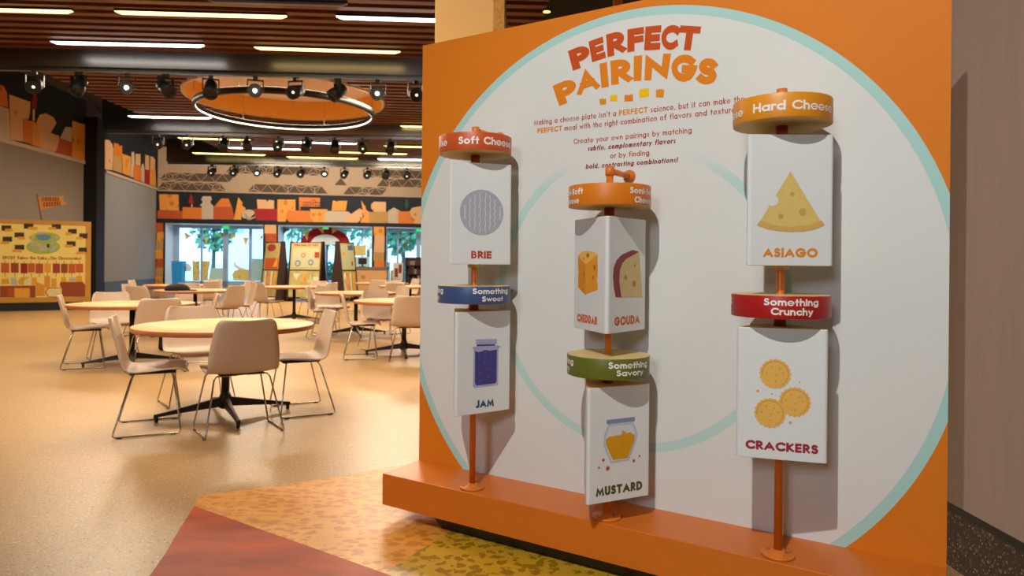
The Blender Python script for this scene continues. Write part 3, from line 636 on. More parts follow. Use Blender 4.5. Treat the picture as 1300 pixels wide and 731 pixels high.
# cheese columns
for lab, fr, s0, s1, cols in (('cheese-printed column at the left end of the back wall', BW, .02, .33, 'amber tan rust amber tan amber rust'), ('cheese-printed column between the double doors and the shop window', BW, 4.83, 5.355, 'peach amber peach orange amber rust peach'), ('cheese-printed column to the right of the shop window', BW, 9.91, 10.41, 'rust peach orange tan peach peach amber')):
    t = thing('cheese_column', lab, 'column', fr(s0, 0, 0), fr.rz)
    z = .12
    MB().box(-.08, s1-s0+.08, -.015, -.003, 0, 3.02).build('backing', M['navy'], t)
    for i, c in enumerate(cols.split()):
        h = 2.9/7; w = s1-s0; j = .02*((i*7) % 3-1)
        MB().prism([(0+j, -.03), (w+j*.5, -.03), (w+j*.5, -.014), (j, -.014)], z, z+h).build('cheese_block', CH[c], t); z += h
t = thing('cheese_column', 'narrow cheese-printed pillar just right of the tall black jamb', 'column', (-15.33, 25.55, 0))
MB().box(-.11, .14, -.1, .1, 0, 5.4).build('core', M['hall_dark'], t)
z = .3
for i, c in enumerate('tan peach amber orange rust peach tan peach beige amber'.split()):
    MB().box(-.09, .1, -.115, -.099, z, z+.42).build('cheese_block', CH[c], t); z += .42
# tall timber-look column behind the display
wd_ = spotted('wood_column', '#C9984F', '#A87432', 2.3, .1, .6, soft=.02)
t = thing('cheese_column', 'tall pale wood-look column rising behind the orange display panel', 'column', (-.44, 7.2, 0), R(-2))
MB().box(-.345, .345, -.3, .3, 0, 8.1).build('shaft', wd_, t, bevel=.01); MB().box(.24, .352, -.307, -.25, 0, 8.1).build('rind_strip', mat('rind', '#AD7C38', .8, var=.25, scale=30), t)
t = thing('orange_post', 'orange post rising behind the top of the display panel', 'post', (1.2, 8.0, 0)); MB().box(-.05, .05, -.05, .05, 0, 5.5).build('shaft', M['pole_orange'], t); MB().box(.42, .46, -.02, .02, 0, 5.5).build('conduit', mat('conduit', '#8C857C', .5, .5), t)
t = thing('downlight', 'small amber round downlight in the dark ceiling behind the panel', 'light', (.44, 9.35, 4.7)); MB().lathe([(.07, 0), (.07, -.015), (.05, -.02)], 20).build('trim_ring', M['black'], t); MB().lathe([(.0, -.021), (.048, -.021)], 20).build('lens', mat('amber_lens', '#FFC070', .4, emit='#FFB050', estr=6, var=0), t)

# ------------------------------------------------------------------ yellow board on the left wall
BF = frame((-12.35, 16.63), (1.6, .97))
t = thing('exhibit_board', 'large yellow cheesecake exhibit board with a map on the left wall', 'board', BF(0, 0, 0), BF.rz)
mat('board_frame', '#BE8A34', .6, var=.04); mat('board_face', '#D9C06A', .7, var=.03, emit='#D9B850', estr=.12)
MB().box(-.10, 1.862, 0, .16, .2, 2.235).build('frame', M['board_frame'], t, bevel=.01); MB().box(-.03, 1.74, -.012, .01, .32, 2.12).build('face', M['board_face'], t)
MB().box(-.10, 1.7, .02, .16, 0, .2).build('plinth', M['black'], t)
BC = {'dark': '#3A241E', 'gold': '#D99A2C', 'lime': '#9DAE48', 'lake': '#5C86A6', 'gray': '#A9A79A', 'peach': '#D0A878', 'orange': '#B9591E', 'rust': '#8E3F18', 'rust2': '#A64A20', 'red': '#8E1A14', 'red2': '#9A3426', 'orange2': '#A84A14', 'gold2': '#CC9A34', 'cream': '#D8C98E', 'amber': '#CF8F2A'}
bm_ = {k: mat('print_'+k, v, .7, var=.08, scale=30) for k, v in BC.items()}; ks = list(bm_)
for nm, test in (('map_and_photo_print', lambda z: z > 1.24), ('cheese_print', lambda z: z <= 1.24)):
    m = MB()
    for i, (c, lay, q) in enumerate(BOARD_PRINT):
        if not test(max(p[1] for p in q)): continue
        q = [(min(1.85, max(-.09, x)), z) for x, z in q]
        m.slab(q, lambda x, z, d: (x, -.0125-d, z), 0, .002+.003*lay+.00002*i, ks.index(c))
    m.build(nm, list(bm_.values()), t)
m = MB(); text(m, 'EPCOT Takes the Cake...The Cheesecake!', .075, lambda x, y: (.049+x, -.018, 1.262+y), width=1.6, w=.2, gap=.1); m.build('lettering', bm_['rust'], t)
t = thing('pennant_flag', 'small orange pennant flag on a stick above the yellow board', 'flag', BF(.81, 2.24, -.08), BF.rz)
MB().tube([(0, 0, 0), (-.1, 0, .64)], .014).build('stick', bm_['rust'], t)
m = MB(); m.slab([(-.075, .565), (.448, .625), (.44, .513), (.536, .433), (.3, .35), (-.018, .253)], lambda x, z, d: (x, -d+.02*math.sin(x*9), z), 0, .006); m.build('flag_cloth', mat('flag', '#CF8A3A', .7, var=.1), t)
m = MB(); text(m, 'CHEESES', .09, lambda x, y: (.0+x, -.03, .47+y+.07*x), width=.36, w=.24); text(m, 'CHEESE!', .11, lambda x, y: (.03+x, -.03, .33+y+.14*x), width=.36, w=.26); m.build('lettering', bm_['rust'], t)

# ------------------------------------------------------------------ display stands by the doors
mat('stand_frame', '#2A1712', .5, var=.1); spotted('stand_face', '#B3A672', '#A8954F', 9, .2); mat('stand_sheet', '#B2B690', .7, var=.03)
def stand(x, y, rz, w, label, face):
    t = thing('display_stand', label, 'display stand', (x, y, 0), rz)
    m = MB()
    for s in (-w/2, w/2-.05):
        m.hexa([(s, -.24, 0), (s+.05, -.24, 0), (s+.05, .24, 0), (s, .24, 0)], [(s, -.05, 1.92), (s+.05, -.05, 1.92), (s+.05, .08, 1.92), (s, .08, 1.92)])
    m.build('side_panel', M['stand_frame'], t)
    f = lambda x, z, d: (x, -.235+.19*z/1.92-d, z)
    MB().slab([(-w/2+.05, .1), (w/2-.05, .1), (w/2-.05, 1.9), (-w/2+.05, 1.9)], f, -.05, -.02).build('backing', M['stand_frame'], t)
    MB().slab([(-w/2+.05, 1.02), (w/2-.05, 1.02), (w/2-.05, 1.87), (-w/2+.05, 1.87)], f, -.02, -.01).build('upper_graphic', M['stand_face'], t)
    MB().slab([(-w/2+.05, .15), (w/2-.05, .15), (w/2-.05, .98), (-w/2+.05, .98)], f, -.02, -.01).build('lower_graphic', mat('stand_low', '#A79C62', .7, var=.2, scale=5), t)
    m = MB(); mats = [M['stand_sheet'], CH['amber'], CH['rust'], mat('ink_blue', '#46618C', .7), bm_['red2'], M['decal_cream']]
    if face == 'mid':
        m.slab([(-w*.4, 1.1), (w*.4, 1.1), (w*.4, 1.7), (-w*.4, 1.7)], f, -.01, -.006, 0)
        for a, b, r, c in ((-.26, 1.22, .1, 3), (.2, 1.25, .09, 3), (-.08, 1.48, .08, 2)): m.slab(arc(a, b, r, r, 0, 360, 16)[:-1], f, -.006, -.003, c); m.slab(arc(a, b, r*.65, r*.65, 0, 360, 16)[:-1], f, -.003, -.001, 0)
        m.slab([(.32, 1.4), (.48, 1.4), (.48, 1.58), (.32, 1.58)], f, -.006, -.003, 4)
        for q, c in (([(-.4, .9), (-.15, .9), (-.28, .7)], 5), ([(-.15, .65), (.1, .65), (0, .9)], 1), ([(.12, .6), (.3, .6), (.22, .88)], 0), ([(.32, .55), (.52, .55), (.52, .8), (.32, .8)], 5)): m.slab(q, f, -.01, -.005, c)
    elif face == 'left':
        m.slab([(-w*.4, 1.04), (w*.4, 1.04), (w*.4, 1.38), (-w*.4, 1.38)], f, -.01, -.006, 2); m.slab(arc(-.1, 1.72, .3, .12, 0, 360, 16)[:-1], f, -.01, -.006, 4); m.slab([(.1, 1.1), (.4, 1.1), (.4, 1.45)], f, -.006, -.003, 1)
        for k in range(4): m.slab([(-.42+k*.22, .5), (-.28+k*.22, .5), (-.28+k*.22, .95), (-.42+k*.22, .95)], f, -.01, -.005, (5, 1)[k % 2])
    else:
        m.slab([(-w*.43, 1.05), (w*.43, 1.05), (w*.43, 1.8), (-w*.43, 1.8)], f, -.01, -.006, 0); m.slab([(.05, 1.66), (.46, 1.66), (.46, 1.84), (.05, 1.8)], f, -.006, -.003, 3)
        m.slab([(-.35, 1.45), (-.2, 1.45), (-.2, 1.6), (-.35, 1.6)], f, -.006, -.003, 1); m.slab([(.25, 1.15), (.35, 1.15), (.35, 1.3), (.25, 1.3)], f, -.006, -.003, 4)
        for k in range(4): m.slab([(-.42+k*.22, .3+.1*(k % 2)), (-.28+k*.22, .3), (-.28+k*.22, .95), (-.42+k*.22, .9)], f, -.01, -.005, (5, 1)[k % 2])
    m.build('printed_graphic', mats, t)
    return t, f
t, f = stand(-6.55, 22.0, R(-14), 1.16, 'middle dark-framed display stand with the wide recipe poster', 'mid')
m = MB(); text(m, 'FROM FARM TO TABLE', .06, lambda x, y: f(-.42+x, 1.775+y, -.004), width=.84, w=.24); m.build('lettering', bm_['rust'], t)
stand(-7.72, 22.4, R(-45), 1.16, 'left-hand dark display stand with the orange poster, turned aside', 'left')
stand(-5.35, 22.1, R(80), 1.16, 'right-hand dark display stand with the pale green poster, turned aside', 'right')

# ------------------------------------------------------------------ things near the doors
t = thing('blue_bin', 'tall bright blue bin standing left of the glass doors', 'bin', (-14.7, 30.4, 0), R(8))
mat('blue_plastic', '#2A9CF0', .4, var=.03)
MB().hexa([(-.2, -.2, 0), (.2, -.2, 0), (.2, .2, 0), (-.2, .2, 0)], [(-.24, -.24, 1.18), (.24, -.24, 1.22), (.24, .24, 1.22), (-.24, .24, 1.18)]).build('body', M['blue_plastic'], t, bevel=.02)
MB().box(-.25, .25, -.25, .25, 1.2, 1.26).build('lid', M['blue_plastic'], t, bevel=.02); MB().tube([(.25, -.1, 1.0), (.32, -.1, 1.0), (.32, -.1, .85), (.25, -.1, .85)], .02).build('handle', M['black'], t)
t = thing('checkout_counter', 'tan checkout counter in front of the shop window', 'counter', (-5.5, 26.6, 0), R(6))
MB().box(-1.1, .68, -.3, .3, 0, 1.0).build('body', CH['peach'], t); MB().box(-1.15, .72, -.36, .36, 1.0, 1.1).build('countertop', mat('counter_top', '#7A7060', .5), t)
t = thing('cash_register', 'black cash register screen on the tan checkout counter', 'register', (-5.75, 26.5, 1.1), R(6))
MB().box(-.16, .16, -.03, .03, .1, .34).build('screen', M['black'], t, bevel=.01); MB().box(-.03, .03, -.02, .04, 0, .12).box(-.12, .12, -.1, .12, 0, .02).build('stand', M['black'], t)
t = thing('poster_stand', 'white poster stand beside the shelves right of the shop window', 'sign', (-4.6, 27.8, 0), R(6))
MB().box(-.2, .2, -.02, .02, .55, 1.28).build('panel', M['ext_white'], t); MB().box(-.13, .0, -.03, -.02, .7, 1.05).box(.03, .15, -.03, -.02, .85, 1.2).build('printed_graphic', bm_['rust'], t); MB().box(-.22, .22, -.2, .2, 0, .5).build('base', bm_['red2'], t)
t = thing('merchandise_shelf', 'packed merchandise shelf in front of the right-hand door', 'shelf', (-3.55, 28.2, 0), R(6))
m = MB().box(-.8, -.76, -.25, .25, 0, 1.5).box(.76, .8, -.25, .25, 0, 1.5).box(-.8, .8, .22, .25, 0, 1.5); m.build('frame', M['stand_frame'], t)
for z in (.45, .8, 1.15): MB().box(-.76, .76, -.25, .22, z, z+.03).build('shelf_board', M['stand_frame'], t)
MB().box(-.8, .8, -.27, .25, 0, .42).build('base', mat('shelf_base', '#A4692A', .6), t)
m = MB(); random.seed(5)
for z in (.48, .83, 1.18):
    x = -.74
    while x < .7:
        w = random.uniform(.05, .12); m.box(x, x+w, -.2, random.uniform(0, .15), z, z+random.uniform(.15, .3), random.randrange(4)); x += w+.01
o = m.build('shop_goods', [M['stand_frame'], mat('goods_gray', '#5A5A62', .6), mat('goods_red', '#6B2A26', .6), mat('goods_light', '#A8A092', .6)], kind='stuff')
o.location = (-3.55, 28.2, 0); o.rotation_euler = (0, 0, R(6)); tag(o, 'dark mixed goods filling the merchandise shelf', 'goods')

# ------------------------------------------------------------------ ceiling fittings
mat('led_white', '#FFFFFF', .5, emit=(1, .97, .9, 1), estr=6, var=0); mat('led_warm', '#FFE0A0', .5, emit=(1, .74, .24, 1), estr=3.6, var=0); mat('led_off', '#6A6470', .4, var=0)
LIN = [('warm', (-8.4, 9.33), (-6.057, 9.444), 'warm strip light at the far left of the nearest row'), ('warm', (-5.474, 9.444), (-3.159, 9.565), 'warm strip light in the middle of the nearest row'), ('white', (-2.47, 9.562), (-.15, 9.70), 'white strip light in the nearest row, by the pale column'),
 ('white', (-7.245, 10.784), (-4.9, 10.891), 'white strip light just in front of the first beam'), ('warm', (-4.132, 10.967), (-1.837, 11.123), 'warm strip light just in front of the first beam'),
 ('white', (-9.096, 16.25), (-7.172, 16.36), 'short white strip light left of the orange ceiling drum'), ('warm', (-2.812, 17.126), (-.6, 17.25), 'warm strip light right of the drum, cut off by the panel'),
 ('warm', (-9.275, 19.05), (-7.343, 19.25), 'warm strip light at left behind the second beam'), ('white', (-8.527, 20.55), (-6.321, 20.8), 'lower white strip light at center behind the second beam'), ('warm', (-10.088, 21.65), (-7.885, 21.95), 'warm strip light at left before the third beam'),
 ('warm', (-7.336, 22.3), (-5.068, 22.5), 'warm strip light in the middle, nearest the third beam'), ('warm', (-5.556, 21.2), (-3.299, 21.5), 'warm strip light at right between second and third beams'), ('white', (-4.441, 22.55), (-2.2, 22.7), 'white strip light at right, touching the panel edge by the third beam'),
 ('white', (-6.71, 19.5), (-4.452, 19.7), 'upper white strip light behind the second beam'), ('warm', (-3.763, 20.05), (-1.5, 20.25), 'warm strip light at far right behind the second beam'), ('off', (-4.006, 9.0), (-2.2, 9.1), 'unlit gray strip light in the nearest row of the ceiling')]
for kind, a, b, lab in LIN:
    d = Vector(b)-Vector(a); L = d.length
    t = thing('strip_light', lab, 'light', (a[0], a[1], 4.665), math.atan2(d.y, d.x), 'linear ceiling lights')
    MB().box(0, L, -.03, .03, .0, .034).build('housing', M['black'], t)
    MB().hexa([(.08, -.03, -.03), (L-.08, -.03, -.03), (L-.08, .03, -.03), (.08, .03, -.03)], [(0, -.03, .0), (L, -.03, .0), (L, .03, .0), (0, .03, .0)]).build('diffuser', M['led_'+kind], t)
# orange ceiling drum and its hanging light ring
t = thing('ceiling_drum', 'large round orange ceiling drum between the first two beams', 'ceiling drum', (-4.82, 14.65, 4.69))
mat('drum_orange', '#E0962E', .6, var=.03); mat('drum_peach', '#CDB09A', .7, var=.03); mat('drum_rim', '#CDBFAE', .5)
MB().lathe([(2.0, 0), (2.05, 0), (2.05, .46), (2.0, .46)], 64, caps=False).build('outer_wall', M['drum_rim'], t); MB().lathe([(1.995, .005), (1.995, .44)], 64, caps=False).build('inner_wall', M['drum_orange'], t); MB().lathe([(0, .44), (1.995, .44)], 64).build('top_panel', M['drum_peach'], t)
t = thing('ring_light', 'glowing circular light ring hanging below the orange drum', 'light', (-4.82, 14.65, 4.40))
MB().lathe([(1.80, 0), (1.83, 0), (1.83, .12), (1.77, .12), (1.77, .0), (1.80, .0)], 72, caps=False).build('ring_housing', M['black'], t)
MB().lathe([(1.766, .002), (1.766, .028)], 72, caps=False).build('light_strip', mat('led_ring', '#FFE8C0', .5, emit=(1, .84, .58, 1), estr=5, var=0), t)
MB().lathe([(1.778, .124), (1.822, .124)], 72, caps=False).build('drum_fill_strip', M['led_ring'], t)  # added glowing strip, hidden from below, lights the inside of the drum
m = MB()
for k in range(6): a = R(60*k+20); m.tube([(1.8*math.cos(a), 1.8*math.sin(a), .12), (1.8*math.cos(a), 1.8*math.sin(a), .72)], .006, 6)
m.build('cable', M['chrome'], t)
# track spotlights
mat('lens_lit', '#FFF4E0', .3, emit=(1, .88, .66, 1), estr=40, var=0); mat('lens_dim', '#E8F0E0', .3, emit=(.9, 1, .85, 1), estr=1.3, var=0); mat('lens_dark', '#30332E', .15, var=0)
mat('lamp_body', '#101110', .5, 0, var=.05)
def make_head():
    t = thing('track_spotlight', '', 'spotlight')
    MB().box(-.035, .035, -.05, .05, .0, .06).build('adapter', M['lamp_body'], t, bevel=.005)
    m = MB()
    for s in (-.125, .125): m.box(s-.008, s+.008, -.03, .03, -.19, .0)
    m.box(-.133, .133, -.03, .03, -.008, .008); m.build('yoke', M['lamp_body'], t)
    ax = Matrix.Rotation(PI/2, 3, 'X')               # local -y becomes the beam axis
    b = MB().lathe([(.05, -.17), (.095, -.14), (.1, .0), (.115, .05), (.115, .14), (.1, .14), (.095, .1)], 20, (0, 0, 0), axis=ax).build('lamp_housing', M['lamp_body'], t); b.location = (0, 0, -.17)
    l = MB().lathe([(.0, .115), (.06, .112), (.093, .1)], 20, axis=ax).build('lens', M['lens_lit'], b)
    return t
HEADS = [
 ('nearest', [(-7.9, 11.9, 4.36, 'd', 25, -30), (-7.2, 11.9, 4.36, 'k', -10, 60), (-6.43, 11.9, 4.36, 'l', -28, -14), (-5.8, 12, 4.36, 'k', 60, 35), (-5.07, 12, 4.36, 'k', 20, 50), (-4.34, 12, 4.36, 'l', -18, -14), (-3.67, 12.1, 4.36, 'd', -12, -22), (-2.98, 12.1, 4.36, 'k', -60, 40), (-2.31, 12.15, 4.36, 'l', -9, -14), (-1.67, 12.2, 4.36, 'd', 20, -20)]),
 ('second', [(-8.79, 17.3, 4.39, 'd', 20, -25), (-8.08, 17.35, 4.39, 'd', 10, -25), (-7.2, 17.4, 4.39, 'k', 0, 50), (-6.64, 17.45, 4.39, 'k', 30, 40), (-5.86, 17.5, 4.39, 'd', 0, -30), (-5.17, 17.55, 4.39, 'k', -20, 50), (-4.48, 17.6, 4.39, 'k', 10, 60), (-3.8, 17.65, 4.39, 'd', 20, -30), (-3.1, 17.7, 4.39, 'k', 0, 45)]),
 ('farthest', [(-9.8, 22.7, 4.4, 'd', 0, -30), (-9.1, 22.75, 4.4, 'd', 0, -30), (-8.38, 22.8, 4.4, 'l', -25, -14), (-7.7, 22.85, 4.4, 'd', 0, -30), (-6.95, 22.9, 4.4, 'd', 0, -30), (-6.2, 22.95, 4.4, 'l', -16, -10), (-5.55, 23, 4.4, 'd', 0, -30), (-4.8, 23.05, 4.4, 'd', 0, -28), (-4.2, 23.1, 4.4, 'k', 0, 40), (-3.5, 23.15, 4.4, 'd', 0, -30)])]
ORD = 'first second third fourth fifth sixth seventh eighth ninth tenth'.split()
proto = make_head(); used = False
LENS = {'l': 'lens_lit', 'd': 'lens_dim', 'k': 'lens_dark'}; WORD = {'l': 'bright warm', 'd': 'dim', 'k': 'unlit'}
lens_mesh = {}
for bn, hs in HEADS:
    vv = {'nearest': 11.82, 'second': 17.56, 'farthest': 23.0}[bn]
    for i, (x, y, z, kd, pan, tilt) in enumerate(hs):
        o = proto if not used else copy_tree(proto); used = True
        y = (vv+x*math.sin(CA))/math.cos(CA)
        o.location = (x, y, z-.06); o.rotation_euler = (0, 0, R(-pan if kd == 'l' else pan))
        tag(o, '%s %s track spotlight from the left on the %s black beam' % (ORD[i], WORD[kd], bn), 'spotlight', 'track spotlights on the ceiling beams')
        for ch in o.children:
            if ch.name.startswith('lamp_housing'):
                ch.rotation_euler = (R(abs(tilt)), 0, 0)
                for l in ch.children:
                    if kd not in lens_mesh:
                        lens_mesh[kd] = l.data.copy(); lens_mesh[kd].materials[0] = M[LENS[kd]]
                        if kd == 'l':
                            for vtx in lens_mesh[kd].vertices: vtx.co.x *= 1.2; vtx.co.z *= 1.2; vtx.co.y = -.142+(vtx.co.y+.115)*.3
                        if kd == 'd':
                            for vtx in lens_mesh[kd].vertices: vtx.co.x *= .26; vtx.co.z *= .26
                    l.data = lens_mesh[kd]
        if kd == 'l' and bn != 'farthest':
            lamp('SPOT', 'track_lamp', (x, y-.25, z-.33), (x*.55, y-7.5, 0), 75, (1, .80, .55), spot_size=R(70), spot_blend=.6, shadow_soft_size=.06)
lamp('SPOT', 'track_lamp', (.62, 11.75, 4.1), (-.7, 3.6, 0), 900, (1, .80, .55), spot_size=R(50), spot_blend=.6, shadow_soft_size=.06)

# ------------------------------------------------------------------ the display: big orange panel with shelf
YAW = .5611
DO = Vector((0, 3.312, 0)); DT = Vector((math.cos(YAW), -math.sin(YAW), 0)); DN = Vector((-math.sin(YAW), -math.cos(YAW), 0))
UL, UR, ZT, ZS, ZU, SD = -.565, 1.775, 2.392, .2204, .0673, .2783
disp = thing('pairing_display', 'big orange display panel with a white plate circle, titled perfect pairings', 'display', DO, -YAW)
# panel print: white plate with two pale rings on orange
pm = bpy.data.materials.new('panel_print'); pm.use_nodes = True; nt = pm.node_tree; b = nt.nodes['Principled BSDF']
b.inputs['Roughness'].default_value = .6; b.inputs['Specular IOR Level'].default_value = .2
tc = nt.nodes.new('ShaderNodeTexCoord'); sx = nt.nodes.new('ShaderNodeSeparateXYZ'); nt.links.new(tc.outputs['Object'], sx.inputs[0])
def ring_dist(u, z):
    c = nt.nodes.new('ShaderNodeCombineXYZ'); nt.links.new(sx.outputs['X'], c.inputs[0]); nt.links.new(sx.outputs['Z'], c.inputs[1])
    d = nt.nodes.new('ShaderNodeVectorMath'); d.operation = 'DISTANCE'; nt.links.new(c.outputs[0], d.inputs[0]); d.inputs[1].default_value = (u, z, 0); return d.outputs['Value']
def less(s, r):
    n = nt.nodes.new('ShaderNodeMath'); n.operation = 'LESS_THAN'; nt.links.new(s, n.inputs[0]); n.inputs[1].default_value = r; return n.outputs[0]
def mix(f, a, bb, k=1):
    x = nt.nodes.new('ShaderNodeMixRGB')
    if k != 1:
        q = nt.nodes.new('ShaderNodeMath'); q.operation = 'MULTIPLY'; nt.links.new(f, q.inputs[0]); q.inputs[1].default_value = k; f = q.outputs[0]
    nt.links.new(f, x.inputs[0])
    for i, v in ((1, a), (2, bb)):
        if isinstance(v, tuple): x.inputs[i].default_value = v
        else: nt.links.new(v, x.inputs[i])
    return x.outputs[0]
D1 = ring_dist(.5905, 1.113); D2 = ring_dist(.5976, 1.1176)
TEAL = lin('#A9D2CB'); WHT = lin(P_WHITE)
c = mix(less(D1, 1.2472), lin(P_ORANGE), TEAL); c = mix(less(D1, 1.2095), c, WHT)
rin = nt.nodes.new('ShaderNodeMath'); rin.operation = 'SUBTRACT'; nt.links.new(less(D2, .672), rin.inputs[0]); nt.links.new(less(D2, .634), rin.inputs[1])
fade = nt.nodes.new('ShaderNodeMapRange'); nt.links.new(sx.outputs['Z'], fade.inputs[0])          # the printed ring is interrupted behind the text
for i_, v_ in ((1, 1.60), (2, 1.71), (3, .7), (4, 0)): fade.inputs[i_].default_value = v_
rf = nt.nodes.new('ShaderNodeMath'); rf.operation = 'MULTIPLY'; nt.links.new(rin.outputs[0], rf.inputs[0]); nt.links.new(fade.outputs[0], rf.inputs[1])
c = mix(rf.outputs[0], c, lin('#A9D4CC'))
nt.links.new(c, b.inputs['Base Color'])
MB().box(UL, UR, 0, .05, ZS-.14, ZT).build('back_panel', [pm], disp)
MB().box(UL, UR, -SD, .0, ZU, ZS).build('shelf', M['panel_orange'], disp, bevel=.003)
MB().hexa([(-.247, -.222, 0), (UR-.02, -.222, 0), (UR-.02, .05, 0), (-.247, .05, 0)], [(-.265, -.262, ZU), (UR-.02, -.262, ZU), (UR-.02, .05, ZU), (-.265, .05, ZU)]).build('plinth', M['black'], disp, bevel=.012)
MB().box(UL+.05, UR-.05, .05, .09, ZU, ZT-.05).build('rear_frame', M['black'], disp)
PN = lambda u, z, d=.0012: (u, -d, z)
TITLE1 = [('P', [(.2921, 2.2289), (.3891, 2.2484), (.4225, 2.1518), (.3191, 2.1351)]), ('E', [(.3963, 2.2551), (.4661, 2.2663), (.4826, 2.17), (.4152, 2.1594)]), ('R', [(.4815, 2.2721), (.5713, 2.2791), (.579, 2.1795), (.491, 2.1707)]), ('F', [(.5835, 2.277), (.6583, 2.2759), (.6659, 2.1772), (.5838, 2.1775)]), ('E', [(.6662, 2.2751), (.7376, 2.2687), (.7322, 2.1661), (.6606, 2.1742)]), ('C', [(.7396, 2.2665), (.8216, 2.2557), (.8039, 2.1535), (.7361, 2.1642)]), ('T', [(.8204, 2.2535), (.9074, 2.2327), (.8932, 2.1364), (.8058, 2.1526)])]
TITLE2 = [('P', [(.2132, 2.0793), (.3209, 2.107), (.3588, 2.0096), (.2509, 1.9811)]), ('A', [(.3355, 2.1282), (.4261, 2.1447), (.4557, 2.0367), (.344, 2.0147)]), ('I', [(.4511, 2.1476), (.4877, 2.1499), (.4979, 2.0397), (.4628, 2.0378)]), ('R', [(.5037, 2.1527), (.6029, 2.1505), (.6073, 2.0457), (.5097, 2.044)]), ('I', [(.6143, 2.1563), (.6529, 2.1542), (.6486, 2.0465), (.614, 2.048)]), ('N', [(.668, 2.1562), (.7808, 2.1419), (.7641, 2.0341), (.6632, 2.0452)]), ('G', [(.784, 2.1383), (.8982, 2.1189), (.8823, 2.0074), (.7819, 2.0256)]), ('S', [(.9026, 2.1081), (.9846, 2.0856), (.9662, 1.9844), (.8842, 2.0029)])]
for T, mt in ((TITLE1, 'ink_rust'), (TITLE2, 'ink_orange')):
    m = MB()
    for ch, q in T: quad_letter(m, ch, q, .29 if ch != 'I' else .27, 0, place=lambda u, z: PN(u, z))
    m.build('title_lettering', M[mt], disp)
for k, q in enumerate(([(.4512, 1.9899), (.470, 1.9903), (.475, 1.986), (.4844, 1.9899), (.486, 1.9633), (.4564, 1.9634)], [(.5038, 1.9997), (.5385, 1.9993), (.5381, 1.97), (.5041, 1.974)], [(.5727, 1.9932), (.583, 1.9935), (.588, 1.9895), (.6119, 1.9928), (.6122, 1.9619), (.5723, 1.9647)], [(.6411, 2.008), (.6839, 2.0094), (.6849, 1.9732), (.6414, 1.9722)], [(.7164, 1.9984), (.742, 1.998), (.747, 1.992), (.753, 1.9956), (.7489, 1.9611), (.7155, 1.9664)])):
    MB().slab(q, lambda x, z, d: PN(x, z, d), .0003, .0012).build('square_ornament', M[('ink_gold', 'ink_yellow', 'ink_orange', 'ink_yellow', 'ink_gold')[k]], disp)
def line(s, u, z, cap, width, w, mi, slant=0):
    m = MB(); text(m, s, cap, lambda x, y: PN(u+x, z+y), width=width, w=w, mi=0, slant=slant)
    m.build('text_line', M[('ink_brown', 'ink_gold', 'ink_maroon')[mi]], disp)
line("Making a cheese plate isn't a", .1158, 1.906, .0245, .4180, .15, 0); line('PERFECT', .5468, 1.9055, .0245, .1330, .22, 1); line('science, but it can make the', .6930, 1.904, .0245, .3910, .15, 0)
line('PERFECT', .135, 1.866, .0245, .131, .22, 1); line('meal with the right combination of flavors and textures.', .2790, 1.865, .0245, .790, .15, 0)
line('Create your own pairings by matching', .3259, 1.8005, .0235, .5463, .15, 0)
line('subtle, complementary flavors', .3959, 1.763, .0225, .407, .20, 2, .18)
line('or by finding', .5072, 1.7215, .0235, .1812, .15, 0)
line('bold, contrasting combinations!', .3876, 1.683, .0215, .424, .20, 2, .18)

# ------------------------------------------------------------------ the three spinner posts
DRUM_R, PR = .1665, .179
PRINT = {k: mat('pr_'+k, v, .55, var=.04, scale=60) for k, v in {'brie_gray': '#A9AAB4', 'brie_line': '#D2D5DA', 'cheddar_top': '#F0C050', 'cheddar_l': '#DE8A14', 'cheddar_r': '#EC9E1C', 'cheddar_hole': '#B0681A', 'gouda_rind': '#8E2C2E', 'gouda': '#D9BE82', 'gouda_hole': '#B5804A', 'asiago': '#DCC06C', 'asiago_rind': '#D4AC5A', 'asiago_hole': '#C6A352', 'jam': '#453E86', 'jar_glass': '#A9B2D4', 'jam_dot': '#7A78B4', 'jar_lid': '#A9A6C8', 'jam_dark': '#3A3474', 'must_glass': '#B4C2D8', 'must_lid': '#7E8CA8', 'mustard': '#D79A08', 'seed': '#B85034', 'cracker': '#E8B455', 'cracker_rim': '#CE8A30', 'cracker_dot': '#B98234', 'crumb': '#E2A850', 'inside': '#D4DAD8'}.items()}
INK = {'BRIE': '#B4401C', 'JAM': '#2F4A6E', 'CHEDDAR': '#D2631E', 'GOUDA': '#CB6426', 'MUSTARD': '#4A4E1C', 'ASIAGO': '#E08A22', 'CRACKERS': '#9E1C34'}
